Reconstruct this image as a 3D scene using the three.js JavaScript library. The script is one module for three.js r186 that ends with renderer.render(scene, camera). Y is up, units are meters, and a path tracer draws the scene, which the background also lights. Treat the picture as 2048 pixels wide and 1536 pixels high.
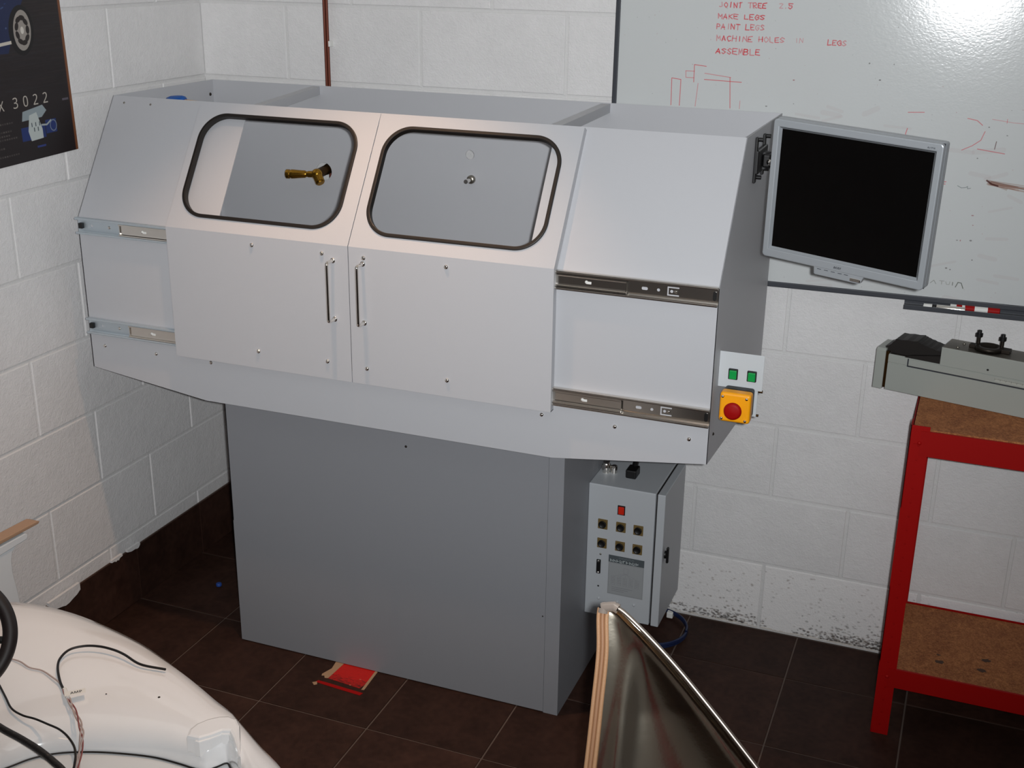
import * as THREE from 'three';
import { RoundedBoxGeometry } from 'three/addons/geometries/RoundedBoxGeometry.js';
import { mergeGeometries } from 'three/addons/utils/BufferGeometryUtils.js';
import { RectAreaLightUniformsLib } from 'three/addons/lights/RectAreaLightUniformsLib.js';
import { FontLoader } from 'three/addons/loaders/FontLoader.js';
import { TextGeometry } from 'three/addons/geometries/TextGeometry.js';

// ------------------------------------------------------------------ camera, light, exposure
const scene = new THREE.Scene();
scene.background = new THREE.Color(0x050505);
const camera = new THREE.PerspectiveCamera(35.262, 2048 / 1536, 0.05, 60);
camera.position.set(2.331, 1.979, 3.309);
camera.rotation.order = 'YXZ';
camera.rotation.set(-0.3494, 0.3679, 0.0134);
camera.updateMatrixWorld();
const renderer = new THREE.WebGLRenderer();
renderer.toneMapping = THREE.LinearToneMapping;
renderer.toneMappingExposure = 1.0;
renderer.shadowMap.enabled = true;
RectAreaLightUniformsLib.init();

const FLASH = 20.6, SPOT = 4.1, LAMP_FAR = 1.0;
// the flash of the camera: its highlight stands in the whiteboard, its hard shadows lie left of every edge
const flash = new THREE.SpotLight(new THREE.Color().setRGB(0.955, 0.98, 1.0), FLASH, 0, 0.87, 1.0, 2);
flash.position.set(2.375, 2.0, 3.312);
flash.target.position.set(1.3, 1.9, 0.7);
flash.castShadow = true; flash.shadow.radius = 0.8; flash.shadow.mapSize.set(2048, 2048);
scene.add(flash, flash.target);
const WARM = new THREE.Color().setRGB(1.0, 0.62, 0.38);
// the warm downlight over the doors and the tube at the back: see downlight() and ceilingLamp() for the fittings
const ROOM = { w: 4.6, d: 5.6, h: 2.62 };

// ------------------------------------------------------------------ helpers
let seed = 7;
const rnd = () => { seed = (seed * 1664525 + 1013904223) >>> 0; return seed / 4294967296; };
const V = (x, y, z) => new THREE.Vector3(x, y, z);
const bases = new WeakMap(), names = {};
function numbered(n) { const k = names[n] = (names[n] ?? -1) + 1; return k ? `${n}_${String(k).padStart(3, '0')}` : n; }
function prep(g) {
  const keep = g.userData.keepUV; g = g.index ? g.toNonIndexed() : g; if (keep) g.userData.keepUV = true;
  if (!g.attributes.normal) g.computeVertexNormals();
  for (const k of Object.keys(g.attributes)) if (!['position', 'normal', 'uv'].includes(k)) g.deleteAttribute(k);
  if (!g.userData.keepUV) planar(g);
  g.morphAttributes = {}; g.groups = [];
  return g;
}
function planar(g) {            // uv in metres, by the axis a face looks along
  const p = g.attributes.position, n = g.attributes.normal, uv = new Float32Array(p.count * 2);
  for (let i = 0; i < p.count; i += 3) {
    let nx = 0, ny = 0, nz = 0;
    for (let j = 0; j < 3; j++) { nx += n.getX(i + j); ny += n.getY(i + j); nz += n.getZ(i + j); }
    nx = Math.abs(nx); ny = Math.abs(ny); nz = Math.abs(nz);
    for (let j = i; j < i + 3; j++) {
      const x = p.getX(j), y = p.getY(j), z = p.getZ(j);
      const [u, v] = nz >= nx && nz >= ny ? [x, y] : nx >= ny ? [z, y] : [x, z];
      uv[2 * j] = u; uv[2 * j + 1] = v;
    }
  }
  g.setAttribute('uv', new THREE.BufferAttribute(uv, 2));
}
function join(gs) { const a = (Array.isArray(gs) ? gs.flat(3) : [gs]).map(prep); const m = a.length === 1 ? a[0] : mergeGeometries(a, false); return m; }
function base(o) { for (let q = o; q; q = q.parent) if (bases.has(q)) return bases.get(q); return V(0, 0, 0); }
function meta(o, label, category, group) { if (label) o.userData.label = label; if (category) o.userData.category = category; if (group) o.userData.group = group; return o; }
function shade(m) { m.castShadow = true; m.receiveShadow = true; return m; }
// a Group at the thing's base; its parts are given in room coordinates (or its own when rot is set)
function thing(name, label, category, at = [0, 0, 0], rot, group) {
  const g = new THREE.Group(); g.name = numbered(name); g.position.set(...at);
  if (rot) { g.rotation.order = 'YXZ'; g.rotation.set(...rot); bases.set(g, V(0, 0, 0)); } else bases.set(g, V(...at));
  scene.add(g); return meta(g, label, category, group);
}
function part(parent, name, gs, mat, label) {
  const b = base(parent), geo = join(gs); geo.translate(-b.x, -b.y, -b.z);
  const m = shade(new THREE.Mesh(geo, mat)); m.name = numbered(name); parent.add(m);
  if (label) m.userData.label = label; return m;
}
function solo(name, gs, mat, label, category, at = [0, 0, 0], group) {   // a thing that is one mesh
  const geo = join(gs); geo.translate(-at[0], -at[1], -at[2]);
  const m = shade(new THREE.Mesh(geo, mat)); m.name = numbered(name); m.position.set(...at); scene.add(m);
  bases.set(m, V(...at)); return meta(m, label, category, group);
}
function struct(name, gs, mat) { const m = shade(new THREE.Mesh(join(gs), mat)); m.name = name; m.userData.kind = 'structure'; scene.add(m); bases.set(m, V(0, 0, 0)); return m; }
const T = (g, x, y, z) => g.translate(x, y, z);
const bx = (x0, x1, y0, y1, z0, z1, r = 0) => T(r ? new RoundedBoxGeometry(x1 - x0, y1 - y0, z1 - z0, 2, r) : new THREE.BoxGeometry(x1 - x0, y1 - y0, z1 - z0), (x0 + x1) / 2, (y0 + y1) / 2, (z0 + z1) / 2);
function poly(pts, holes = []) { const s = new THREE.Shape(pts.map(p => new THREE.Vector2(...p))); for (const h of holes) s.holes.push(h.isPath ? h : Array.isArray(h) ? new THREE.Path(h.map(p => new THREE.Vector2(...p))) : h); return s; }
function ext(pts, depth, holes = [], bevel = 0) {
  const s = pts.isPath || pts.isShape || pts.curves ? pts : poly(pts, holes);
  return new THREE.ExtrudeGeometry(s, { depth: depth - 2 * bevel, bevelEnabled: bevel > 0, bevelThickness: bevel, bevelSize: bevel, bevelOffset: -bevel, bevelSegments: 2, curveSegments: 16 }).translate(0, 0, bevel);
}
const basis = (g, o, ex, ey, ez) => g.applyMatrix4(new THREE.Matrix4().makeBasis(ex, ey, ez).setPosition(o));
// polygon given as (z, y), extruded along x from x0 to x1
const sideExt = (pts, x0, x1, holes = [], bevel = 0) => { const g = ext(pts.map(([z, y]) => [-z, y]), x1 - x0, holes.map(h => h.map(([z, y]) => [-z, y])), bevel); return basis(g, V(x0, 0, 0), V(0, 0, -1), V(0, 1, 0), V(1, 0, 0)); };
// polygon given as (x, z), extruded upwards
const flatExt = (pts, y0, y1, bevel = 0) => basis(ext(pts.map(([x, z]) => [x, -z]), y1 - y0, [], bevel), V(0, y0, 0), V(1, 0, 0), V(0, 0, -1), V(0, 1, 0));
function rrect(x0, x1, y0, y1, r, path) {
  const s = path ? new THREE.Path() : new THREE.Shape();
  s.moveTo(x0 + r, y0); s.lineTo(x1 - r, y0); s.absarc(x1 - r, y0 + r, r, -Math.PI / 2, 0); s.lineTo(x1, y1 - r); s.absarc(x1 - r, y1 - r, r, 0, Math.PI / 2);
  s.lineTo(x0 + r, y1); s.absarc(x0 + r, y1 - r, r, Math.PI / 2, Math.PI); s.lineTo(x0, y0 + r); s.absarc(x0 + r, y0 + r, r, Math.PI, Math.PI * 1.5);
  return s;
}
function circ(x, y, r) { const p = new THREE.Path(); p.absarc(x, y, r, 0, Math.PI * 2, true); return p; }
const tube = (pts, r, seg, rad = 8, closed = false, tension = 0.5) => new THREE.TubeGeometry(new THREE.CatmullRomCurve3(pts.map(p => p.isVector3 ? p : V(...p)), closed, 'catmullrom', tension), seg ?? pts.length * 6, r, rad, closed);
function cap(g, pts, r) { return [g, T(new THREE.SphereGeometry(r, 8, 6), ...pts[0]), T(new THREE.SphereGeometry(r, 8, 6), ...pts[pts.length - 1])]; }
function rod(a, b, r0, r1 = r0, seg = 20) {
  const A = V(...a), B = V(...b), d = B.clone().sub(A), g = new THREE.CylinderGeometry(r1, r0, d.length(), seg, 1);
  return g.applyQuaternion(new THREE.Quaternion().setFromUnitVectors(V(0, 1, 0), d.normalize())).translate((A.x + B.x) / 2, (A.y + B.y) / 2, (A.z + B.z) / 2);
}
function lathe(profile, a, dir, seg = 24) {      // profile: (radius, distance along dir)
  const g = new THREE.LatheGeometry(profile.map(([r, y]) => new THREE.Vector2(r, y)), seg);
  return g.applyQuaternion(new THREE.Quaternion().setFromUnitVectors(V(0, 1, 0), V(...dir).normalize())).translate(...a);
}
const dome = (x, y, z, r, dir = [0, 0, 1]) => lathe([[r, 0], [r * 0.95, r * 0.3], [r * 0.7, r * 0.6], [r * 0.35, r * 0.75], [0, r * 0.78]], [x, y, z], dir, 14);

// ------------------------------------------------------------------ textures
function canvas(w, h, draw) { const c = document.createElement('canvas'); c.width = w; c.height = h; draw(c.getContext('2d'), w, h); return c; }
function canvasTex(w, h, draw, srgb = true) { const t = new THREE.CanvasTexture(canvas(w, h, draw)); if (srgb) t.colorSpace = THREE.SRGBColorSpace; t.wrapS = t.wrapT = THREE.RepeatWrapping; return t; }
function lattice(n, s) { const a = new Float32Array(n * n); let q = s >>> 0; for (let i = 0; i < n * n; i++) { q = (q * 1664525 + 1013904223) >>> 0; a[i] = q / 4294967296; } return a; }
function noiseField(size, octaves) {      // tileable value noise, octaves: [cells, weight]
  const out = new Float32Array(size * size); let total = 0;
  octaves.forEach(([n, w, sx = 1], k) => {
    const a = lattice(n, 991 + 77 * k + n); total += w;
    for (let y = 0; y < size; y++) for (let x = 0; x < size; x++) {
      const fx = x / size * n / sx, fy = y / size * n, ix = Math.floor(fx), iy = Math.floor(fy);
      let tx = fx - ix, ty = fy - iy; tx = tx * tx * (3 - 2 * tx); ty = ty * ty * (3 - 2 * ty);
      const m = Math.max(1, Math.round(n / sx)), x0 = ix % m, x1 = (ix + 1) % m, y0 = iy % n, y1 = (iy + 1) % n;
      const p = a[y0 * n + x0] * (1 - tx) + a[y0 * n + x1] * tx, q = a[y1 * n + x0] * (1 - tx) + a[y1 * n + x1] * tx;
      out[y * size + x] += w * (p * (1 - ty) + q * ty);
    }
  });
  for (let i = 0; i < out.length; i++) out[i] /= total;
  return out;
}
function dataTex(size, field, map, metres, srgb) {
  const d = new Uint8Array(size * size * 4);
  for (let i = 0; i < size * size; i++) { const c = map(field[i], i); d[4 * i] = c[0]; d[4 * i + 1] = c[1]; d[4 * i + 2] = c[2]; d[4 * i + 3] = 255; }
  const t = new THREE.DataTexture(d, size, size); t.wrapS = t.wrapT = THREE.RepeatWrapping; t.magFilter = THREE.LinearFilter; t.minFilter = THREE.LinearFilter;
  if (srgb) t.colorSpace = THREE.SRGBColorSpace; t.repeat.set(1 / metres, 1 / metres); t.needsUpdate = true; return t;
}
const fRough = noiseField(512, [[16, 1], [48, 0.9], [128, 1.0], [256, 0.7]]);
const grain = dataTex(512, fRough, f => { const c = f * 255; return [c, c, c]; }, 0.45);
const fine = dataTex(512, noiseField(512, [[64, 0.6], [256, 1]]), f => { const c = f * 255; return [c, c, c]; }, 0.12);
const wallTint = dataTex(512, noiseField(512, [[3, 1.2], [9, 0.8], [40, 0.5], [160, 0.5]]), f => { const k = 241 + (f - 0.5) * 22; return [k, k - 0.5, k - 1]; }, 1.7, true);
const chip = dataTex(512, noiseField(512, [[6, 0.6], [40, 0.8], [110, 1.3], [256, 1.0]]), f => { const k = (f - 0.5) * 120; return [158 + k, 98 + k * 0.85, 54 + k * 0.6]; }, 0.3, true);
const tileTint = dataTex(256, noiseField(256, [[4, 1], [18, 0.8], [80, 0.7]]), f => { const k = (f - 0.5) * 40; return [54 + k, 35 + k * 0.75, 28 + k * 0.65]; }, 0.9, true);
const brushed = dataTex(256, noiseField(256, [[4, 0.3], [256, 1]]), f => { const c = 90 + f * 120; return [c, c, c]; }, 0.2);

// ------------------------------------------------------------------ materials
const S = (color, roughness = 0.6, more = {}) => new THREE.MeshStandardMaterial({ color: new THREE.Color(color), roughness, ...more });
const P = (color, roughness, more = {}) => new THREE.MeshPhysicalMaterial({ color: new THREE.Color(color), roughness, ...more });
const M = {
  wall: S(0xf2f1f1, 0.62, { map: wallTint, bumpMap: grain, bumpScale: 0.0016 }),
  joint: S(0xdcdbda, 0.6, { bumpMap: grain, bumpScale: 0.0015 }),
  ceiling: S(0xe6e4e0, 0.8),
  tile: [0.9, 1.05, 1.2].map(k => new THREE.MeshPhysicalMaterial({ color: new THREE.Color(k, k, k), map: tileTint, roughness: 0.6, specularIntensity: 0.35, bumpMap: fine, bumpScale: 0.0003 })),
  grout: S(0x64554d, 0.9),
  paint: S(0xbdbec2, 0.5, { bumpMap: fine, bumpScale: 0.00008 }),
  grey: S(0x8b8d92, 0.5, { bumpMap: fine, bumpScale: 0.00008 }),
  greyLight: S(0xb4b8bc, 0.45),
  rubber: S(0x17120f, 0.5),
  black: S(0x0c0b0c, 0.45),
  chrome: S(0xe6e2dc, 0.12, { metalness: 1 }),
  zinc: S(0xd8d3cc, 0.22, { metalness: 1 }),
  zincDull: S(0xc9d3da, 0.5, { metalness: 0.75 }),
  steel: S(0x9a958c, 0.35, { metalness: 1 }),
  darkSteel: S(0x39332e, 0.45, { metalness: 0.8 }),
  brass: S(0xb98a35, 0.22, { metalness: 1 }),
  brassDark: S(0x4a3318, 0.4, { metalness: 0.9 }),
  copper: S(0x6a3322, 0.45, { metalness: 0.4 }),
  white: S(0xe8e8e4, 0.5),
  plastic: S(0xc9cdd0, 0.4),
  silver: S(0xa6abb0, 0.38, { metalness: 0.3 }),
  red: P(0x9e0705, 0.55, { specularIntensity: 0.4 }),
  redDark: P(0xa20705, 0.55, { specularIntensity: 0.4 }),
  yellow: S(0xffa90a, 0.4),
  green: P(0x0f9a48, 0.3, { clearcoat: 0.4 }),
  blue: S(0x2b4f9e, 0.45),
  blueTool: S(0x14529f, 0.4),
  wood: S(0xc99d68, 0.6),
  chip: S(0xffffff, 0.75, { map: chip, bumpMap: fine, bumpScale: 0.0004 }),
  gel: P(0xf4f4f4, 0.16, { clearcoat: 1, clearcoatRoughness: 0.04 }),
  gelMatt: P(0xe2e6e8, 0.4),
  millPaint: S(0xa3a7a1, 0.4),
  board: P(0xffffff, 0.13),
  frame: S(0x35383f, 0.4),
  screen: P(0x050404, 0.3, { specularIntensity: 0.35 }),
};

// ------------------------------------------------------------------ the room
const H = ROOM.h;
struct('ceiling', bx(-0.12, ROOM.w + 0.12, H, H + 0.12, -0.12, ROOM.d + 0.12), M.ceiling);
struct('wall_right', bx(ROOM.w, ROOM.w + 0.12, 0, H, 0, ROOM.d), M.joint);
struct('wall_front', bx(-0.12, ROOM.w + 0.12, 0, H, ROOM.d, ROOM.d + 0.12), M.joint);
const floor = struct('floor', bx(-0.12, ROOM.w + 0.12, -0.12, -0.003, -0.12, ROOM.d + 0.12), M.grout);
const tileG = (w, d) => { const b = 0.0016, g = ext([[-w / 2, -d / 2], [w / 2, -d / 2], [w / 2, d / 2], [-w / 2, d / 2]], 0.006, [], b); return g.rotateX(-Math.PI / 2).translate(0, -0.006, 0); };
{
  const P0 = 0.334, x0 = -0.003, z0 = 0.236 - P0, g = prep(tileG(0.3295, 0.3295));
  const piece = (geo, x, z) => { const m = shade(new THREE.Mesh(geo, M.tile[Math.floor(rnd() * 3)])); m.name = numbered('tile'); m.position.set(x, rnd() * 0.0006 - 0.0006, z); floor.add(m); };
  const gw = prep(tileG(0.3295, 0.2315));
  for (let i = 0; i < 13; i++) {
    piece(gw, x0 + (i + 0.5) * P0, 0.118);
    for (let k = 1; k < 12; k++) piece(g, x0 + (i + 0.5) * P0, z0 + (k + 0.5) * P0);
  }
}
// walls of painted blocks, 450 x 225 mm with their joints
const J = 0.009;
const wallBack = struct('wall_back', bx(-0.12, ROOM.w + 0.12, 0, H, -0.12, -0.003), M.joint);
const wallLeft = struct('wall_left', bx(-0.12, -0.003, 0, H, -0.003, ROOM.d), M.joint);
const blockG = (w, h) => ext([[-w / 2, -h / 2], [w / 2, -h / 2], [w / 2, h / 2], [-w / 2, h / 2]], 0.016, [], 0.0022).translate(0, 0, -0.016);
// mould and dirt along the foot of the back wall (u over 4.5 m, v over 0.225 m)
const mouldTex = canvasTex(2048, 128, (c, w, h) => {
  c.fillStyle = '#f1efee'; c.fillRect(0, 0, w, h);
  let q = 5; const r = () => { q = (q * 1664525 + 1013904223) >>> 0; return q / 4294967296; };
  const clump = Array.from({ length: 60 }, () => [r() * w, r()]);
  for (let i = 0; i < 9000; i++) {
    const [cx, s] = clump[Math.floor(r() * 60)], x = cx + (r() + r() - 1) * 70, up = r() < 0.45 ? r() * 16 : Math.pow(r(), 3.2) * 66, y = h - 7 - up;
    c.globalAlpha = 0.12 + 0.5 * r() * (1 - up / 70); c.fillStyle = ['#221d1a', '#3a3029', '#4b3c30', '#171413'][Math.floor(r() * 4)];
    c.beginPath(); c.ellipse(x, y, 0.6 + r() * 1.9, 0.5 + r() * 1.3, 0, 0, 7); c.fill();
  }
  for (let i = 0; i < 500; i++) { const x = r() * w, y = h * (0.08 + 0.35 * r()); c.globalAlpha = 0.1 + 0.2 * r(); c.fillStyle = '#5c4c42'; c.beginPath(); c.ellipse(x, y, 0.8 + r() * 1.4, 0.6 + r(), 0, 0, 7); c.fill(); }
  c.globalAlpha = 0.8; c.fillStyle = '#d8d0c6'; for (let x = 0; x < w; x += 5) { c.fillRect(x, h - 4 - r() * 4, 5, 3); }
});
const grainFoot = grain.clone(); grainFoot.repeat.set(10, 0.5); grainFoot.needsUpdate = true;
const mWallFoot = S(0xffffff, 0.7, { map: mouldTex, bumpMap: grainFoot, bumpScale: 0.0016 });
function blocks(wall, along, length, offs, rows, foot) {
  const cache = new Map();
  for (let k = 0; k < rows; k++) {
    const y0 = k * 0.225 + J / 2, y1 = (k + 1) * 0.225 - J / 2, off = offs[k % 2];
    for (let j = -1; ; j++) {
      let a = off + j * 0.45 + J / 2, b = off + (j + 1) * 0.45 - J / 2;
      if (a > length) break;
      a = Math.max(a, 0.0005); b = Math.min(b, length); if (b - a < 0.03) continue;
      const key = (b - a).toFixed(3) + (foot && k === 0 ? a : '') + '/' + Math.floor(rnd() * 3), cx = (a + b) / 2;
      let geo = cache.get(key);
      if (!geo) {
        geo = prep(blockG(b - a, y1 - y0)); const uv = geo.attributes.uv, ox = rnd() * 3, oy = rnd() * 3;
        for (let i = 0; i < uv.count; i++) {
          if (foot && k === 0) uv.setXY(i, (uv.getX(i) + cx) / 4.5, Math.min(0.99, Math.max(0.01, (uv.getY(i) + 0.1125) / 0.225)));
          else uv.setXY(i, uv.getX(i) + ox, uv.getY(i) + oy);
        }
        cache.set(key, geo);
      }
      const m = shade(new THREE.Mesh(geo, foot && k === 0 ? mWallFoot : M.wall)); m.name = numbered('block');
      const t = rnd() * 0.0012;
      if (along === 'x') m.position.set(cx, (y0 + y1) / 2, t); else { m.position.set(t, (y0 + y1) / 2, cx); m.rotation.y = Math.PI / 2; }
      m.rotation.x += along === 'x' ? (rnd() - 0.5) * 0.004 : 0;
      wall.add(m);
    }
  }
}
blocks(wallBack, 'x', 4.05, [0.53 - 0.45, 0.305], 9, true);
blocks(wallLeft, 'z', 2.7, [0.22, 0.445], 9, false);
{ // dark skirting tiles along the left wall, white paint lapping over their top
  const sk = struct('baseboard_left', bx(0.003, 0.012, 0, 0.18, 0.0, 2.7), M.grout);
  for (let k = 0; k < 8; k++) {
    const z0 = Math.max(0.002, 0.236 + (k - 1) * 0.334) + 0.0015, z1 = 0.236 + k * 0.334 - 0.0015;
    if (k === 0) { part(sk, 'tile', bx(0.012, 0.018, 0.002, 0.184, z0, 0.2345, 0.0012), M.tile[1]); continue; }
    part(sk, 'tile', bx(0.012, 0.018, 0.002, 0.182 + rnd() * 0.004, z0, z1, 0.0012), M.tile[k % 3]);
  }
  for (const [z, y, l, h] of [[0.585, 0.186, 0.06, 0.007], [0.665, 0.187, 0.05, 0.005], [0.90, 0.180, 0.13, 0.026]]) {
    const pts = []; for (let i = 0; i <= 8; i++) pts.push([z - l / 2 + l * i / 8, y - h * (0.3 + 0.7 * Math.sin(Math.PI * (i + 0.5) / 9)) + (rnd() - 0.5) * 0.006]);
    part(sk, 'paint_lap', sideExt([[z - l / 2, 0.194], ...pts, [z + l / 2, 0.194]], 0.012, 0.0205), M.wall, 'white wall paint lapping over the skirting tile');
  }
}
function ceilingLamp(x, z, power) {
  const L = thing('ceiling_lamp', 'white fluorescent batten on the ceiling at the back of the garage', 'lamp', [x, H, z]);
  part(L, 'housing', bx(x - 0.045, x + 0.045, H - 0.06, H, z - 0.62, z + 0.62, 0.01), M.white);
  part(L, 'tube', [rod([x, H - 0.085, z - 0.59], [x, H - 0.085, z + 0.59], 0.013)], new THREE.MeshStandardMaterial({ color: 0xffffff, emissive: WARM, emissiveIntensity: 2.2 }));
  for (const e of [z - 0.62, z + 0.59]) part(L, 'end_holder', bx(x - 0.02, x + 0.02, H - 0.105, H - 0.05, e, e + 0.03), M.white);
  const light = new THREE.RectAreaLight(WARM, power, 0.03, 1.18); light.position.set(x, H - 0.101, z); light.rotation.x = -Math.PI / 2; scene.add(light);
}
function downlight(x, z, power) {
  const L = thing('downlight', 'round white downlight in the ceiling above the machine doors', 'lamp', [x, H, z]);
  part(L, 'housing', lathe([[0.03, 0.0], [0.06, 0.004], [0.062, 0.05], [0.056, 0.05], [0.052, 0.012], [0.03, 0.006]], [x, H, z], [0, -1, 0], 32), M.white);
  part(L, 'bulb', T(new THREE.SphereGeometry(0.024, 20, 14), x, H - 0.03, z), new THREE.MeshStandardMaterial({ color: 0xffffff, emissive: WARM, emissiveIntensity: 6 }));
  const light = new THREE.SpotLight(WARM, power, 0, 0.60, 0.65, 2); light.position.set(x, H - 0.058, z); light.target.position.set(x - 0.02, 0, z); light.castShadow = true; light.shadow.radius = 1.2; light.shadow.mapSize.set(2048, 2048); scene.add(light, light.target);
}
downlight(0.92, 1.01, SPOT);
ceilingLamp(1.3, 4.1, LAMP_FAR * 10);

// ------------------------------------------------------------------ the machine enclosure
const X0 = 0.075, X1 = 1.828, ZF = 0.735, ZB = 0.07, ZT = 0.54, YT = 1.573, YK = 1.268, YB = 0.845, YC = 0.797, C0 = 0.445, C1 = 1.4445;
const sl = V(0, YT - YK, ZT - ZF), SL = sl.length(); sl.normalize(); const sn = V(0, -sl.z, sl.y), ex = V(1, 0, 0);
const onSlope = (g, y = YK, z = ZF) => basis(g, V(0, y, z), ex, sl, sn);
const mach = thing('machine_enclosure', 'large pale grey sheet metal machine enclosure with sliding window doors on a plinth', 'machine', [(X0 + X1) / 2, YC, 0.395]);
{
  const t = 0.002;
  part(mach, 'front_panel', [
    ext([[X0, YB], [C0, YC], [C1, YC], [X1, YB], [X1, YK], [1.370, YK], [1.370, 0.945], [0.512, 0.945], [0.512, YK], [X0, YK]], t).translate(0, 0, ZF - t),
    onSlope(ext([[X0, 0], [0.512, 0], [0.512, 0.334], [1.370, 0.334], [1.370, 0], [X1, 0], [X1, SL], [X0, SL]], t).translate(0, 0, -t)),
    bx(X0 + 0.002, X1 - 0.002, YT - 0.0285, YT - 0.0265, ZT - 0.02, ZT + 0.014),
  ], M.paint);
  const side = [[ZF, YB], [ZF, YK], [ZT, YT], [ZB, YT], [ZB, YB - 0.05]];
  part(mach, 'side_panel', sideExt(side, X1 - t, X1 - 0.0001), M.paint);
  part(mach, 'side_panel', sideExt(side, X0 + 0.0001, X0 + t), M.paint);
  part(mach, 'back_panel', ext([[X0 + t, YC], [X1 - t, YC], [X1 - t, YT], [X0 + t, YT]], t, [circ(0.458, 1.318, 0.0265), circ(0.943, 1.402, 0.0135)]).translate(0, 0, ZB), M.paint);
  part(mach, 'tray', [ext([[X0 + t, YB + 0.001], [C0, YC + 0.001], [C1, YC + 0.001], [X1 - t, YB + 0.001], [X1 - t, YB + 0.003], [C1, YC + 0.003], [C0, YC + 0.003], [X0 + t, YB + 0.003]], ZF - ZB - 0.004).translate(0, 0, ZB + 0.002)], M.grey);
  for (const [xa, xb] of [[0.428, 0.518], [1.335, 1.352]]) {       // rails from back to front, open below
    const w = 0.026, A = V(xa, 0, ZB + 0.002), B = V(xb, 0, ZT - 0.006), d = B.clone().sub(A), len = d.length(), e = d.clone().normalize(), s = V(e.z, 0, -e.x);
    const prof = [[0, YT - 0.026], [0, YT - 0.002], [w, YT - 0.002], [w, YT - 0.026], [w - 0.002, YT - 0.026], [w - 0.002, YT - 0.004], [0.002, YT - 0.004], [0.002, YT - 0.026]];
    part(mach, 'top_rail', basis(ext(prof, len), A, s, V(0, 1, 0), e.clone()), M.paint);
  }
  for (const [x, y] of [[0.122, 0.912], [0.293, 0.911], [0.47, 0.91], [1.417, 0.906], [1.602, 0.904], [1.782, 0.901]]) part(mach, 'screw', dome(x, y, ZF, 0.0052), M.chrome);
  for (const x of [0.118, 0.205]) part(mach, 'screw', onSlope(dome(x, SL - 0.02, 0, 0.003)), M.steel);
  part(mach, 'rivet', dome(X1, 0.905, 0.69, 0.004, [1, 0, 0]), M.darkSteel); part(mach, 'rivet', dome(X0 + 0.002, 1.53, 0.09, 0.005, [1, 0, 0]), M.darkSteel);
  part(mach, 'ledge', bx(X0 + t, 0.45, 1.538, 1.541, 0.40, 0.48), M.grey);
  // doors: a lower sheet, a sloping upper sheet with a rounded window, returned edges
  const ZD = 0.757, YD = 1.278, Y0 = 0.924, dsl = V(0, 1.575 - YD, 0.562 - ZD), DL = dsl.length(); dsl.normalize(); const dn = V(0, -dsl.z, dsl.y);
  const onDoor = g => basis(g, V(0, YD, ZD), ex, dsl, dn);
  const doors = [[0.377, 0.9105, 0.4, 0.87, 'left', 0.868, [[0.636, 1.254], [0.838, 1.253], [0.637, 0.971], [0.842, 0.971]]], [0.9125, 1.447, 0.938, 1.410, 'right', 0.951, [[0.954, 1.253], [1.175, 1.254], [0.955, 0.967], [1.176, 0.967]]]];
  for (const [a, b, w0, w1, which, hx, screws] of doors) {
    const ret = [[ZD - t, Y0], [ZD - t, YD], [0.562 - t, 1.574], [0.542, 1.565], [ZD - 0.0205, YD - 0.006], [ZD - 0.0205, Y0]];
    const d = part(mach, 'door', [
      ext([[a, Y0], [b, Y0], [b, YD], [a, YD]], t).translate(0, 0, ZD - t),
      onDoor(ext([[a, 0], [b, 0], [b, DL], [a, DL]], t, [rrect(w0 + 0.004, w1 - 0.004, 0.038, 0.322, 0.071, true)]).translate(0, 0, -t)),
      sideExt(ret, which === 'left' ? a : b - t, which === 'left' ? a + t : b), bx(a, b, Y0, Y0 + t, ZD - 0.0205, ZD - t),
    ], M.paint, which === 'left' ? 'left sliding door with a rounded window and a bar handle' : 'right sliding door with a rounded window and a bar handle');
    const seal = rrect(w0, w1, 0.034, 0.326, 0.075); seal.holes.push(rrect(w0 + 0.0095, w1 - 0.0095, 0.0435, 0.3165, 0.066, true));
    part(d, 'window_seal', onDoor(ext(seal, 0.017, [], 0.002).translate(0, 0, -0.0125)), M.rubber, 'black rubber edging round the window');
    const hz = ZD + 0.031, y0 = 1.087, y1 = 1.238;
    part(d, 'handle', [tube([[hx, y0, ZD], [hx, y0, hz - 0.008], [hx, y0 + 0.002, hz - 0.002], [hx, y0 + 0.008, hz], [hx, (y0 + y1) / 2, hz], [hx, y1 - 0.008, hz], [hx, y1 - 0.002, hz - 0.002], [hx, y1, hz - 0.008], [hx, y1, ZD]], 0.0042, 80, 12, false, 0.3), lathe([[0.007, 0], [0.0065, 0.002], [0.004, 0.003]], [hx, y0, ZD], [0, 0, 1]), lathe([[0.007, 0], [0.0065, 0.002], [0.004, 0.003]], [hx, y1, ZD], [0, 0, 1])], M.chrome, 'chrome bar handle');
    for (const [x, y] of screws) part(d, 'screw', dome(x, y, ZD, 0.0058), M.chrome);
  }
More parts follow.
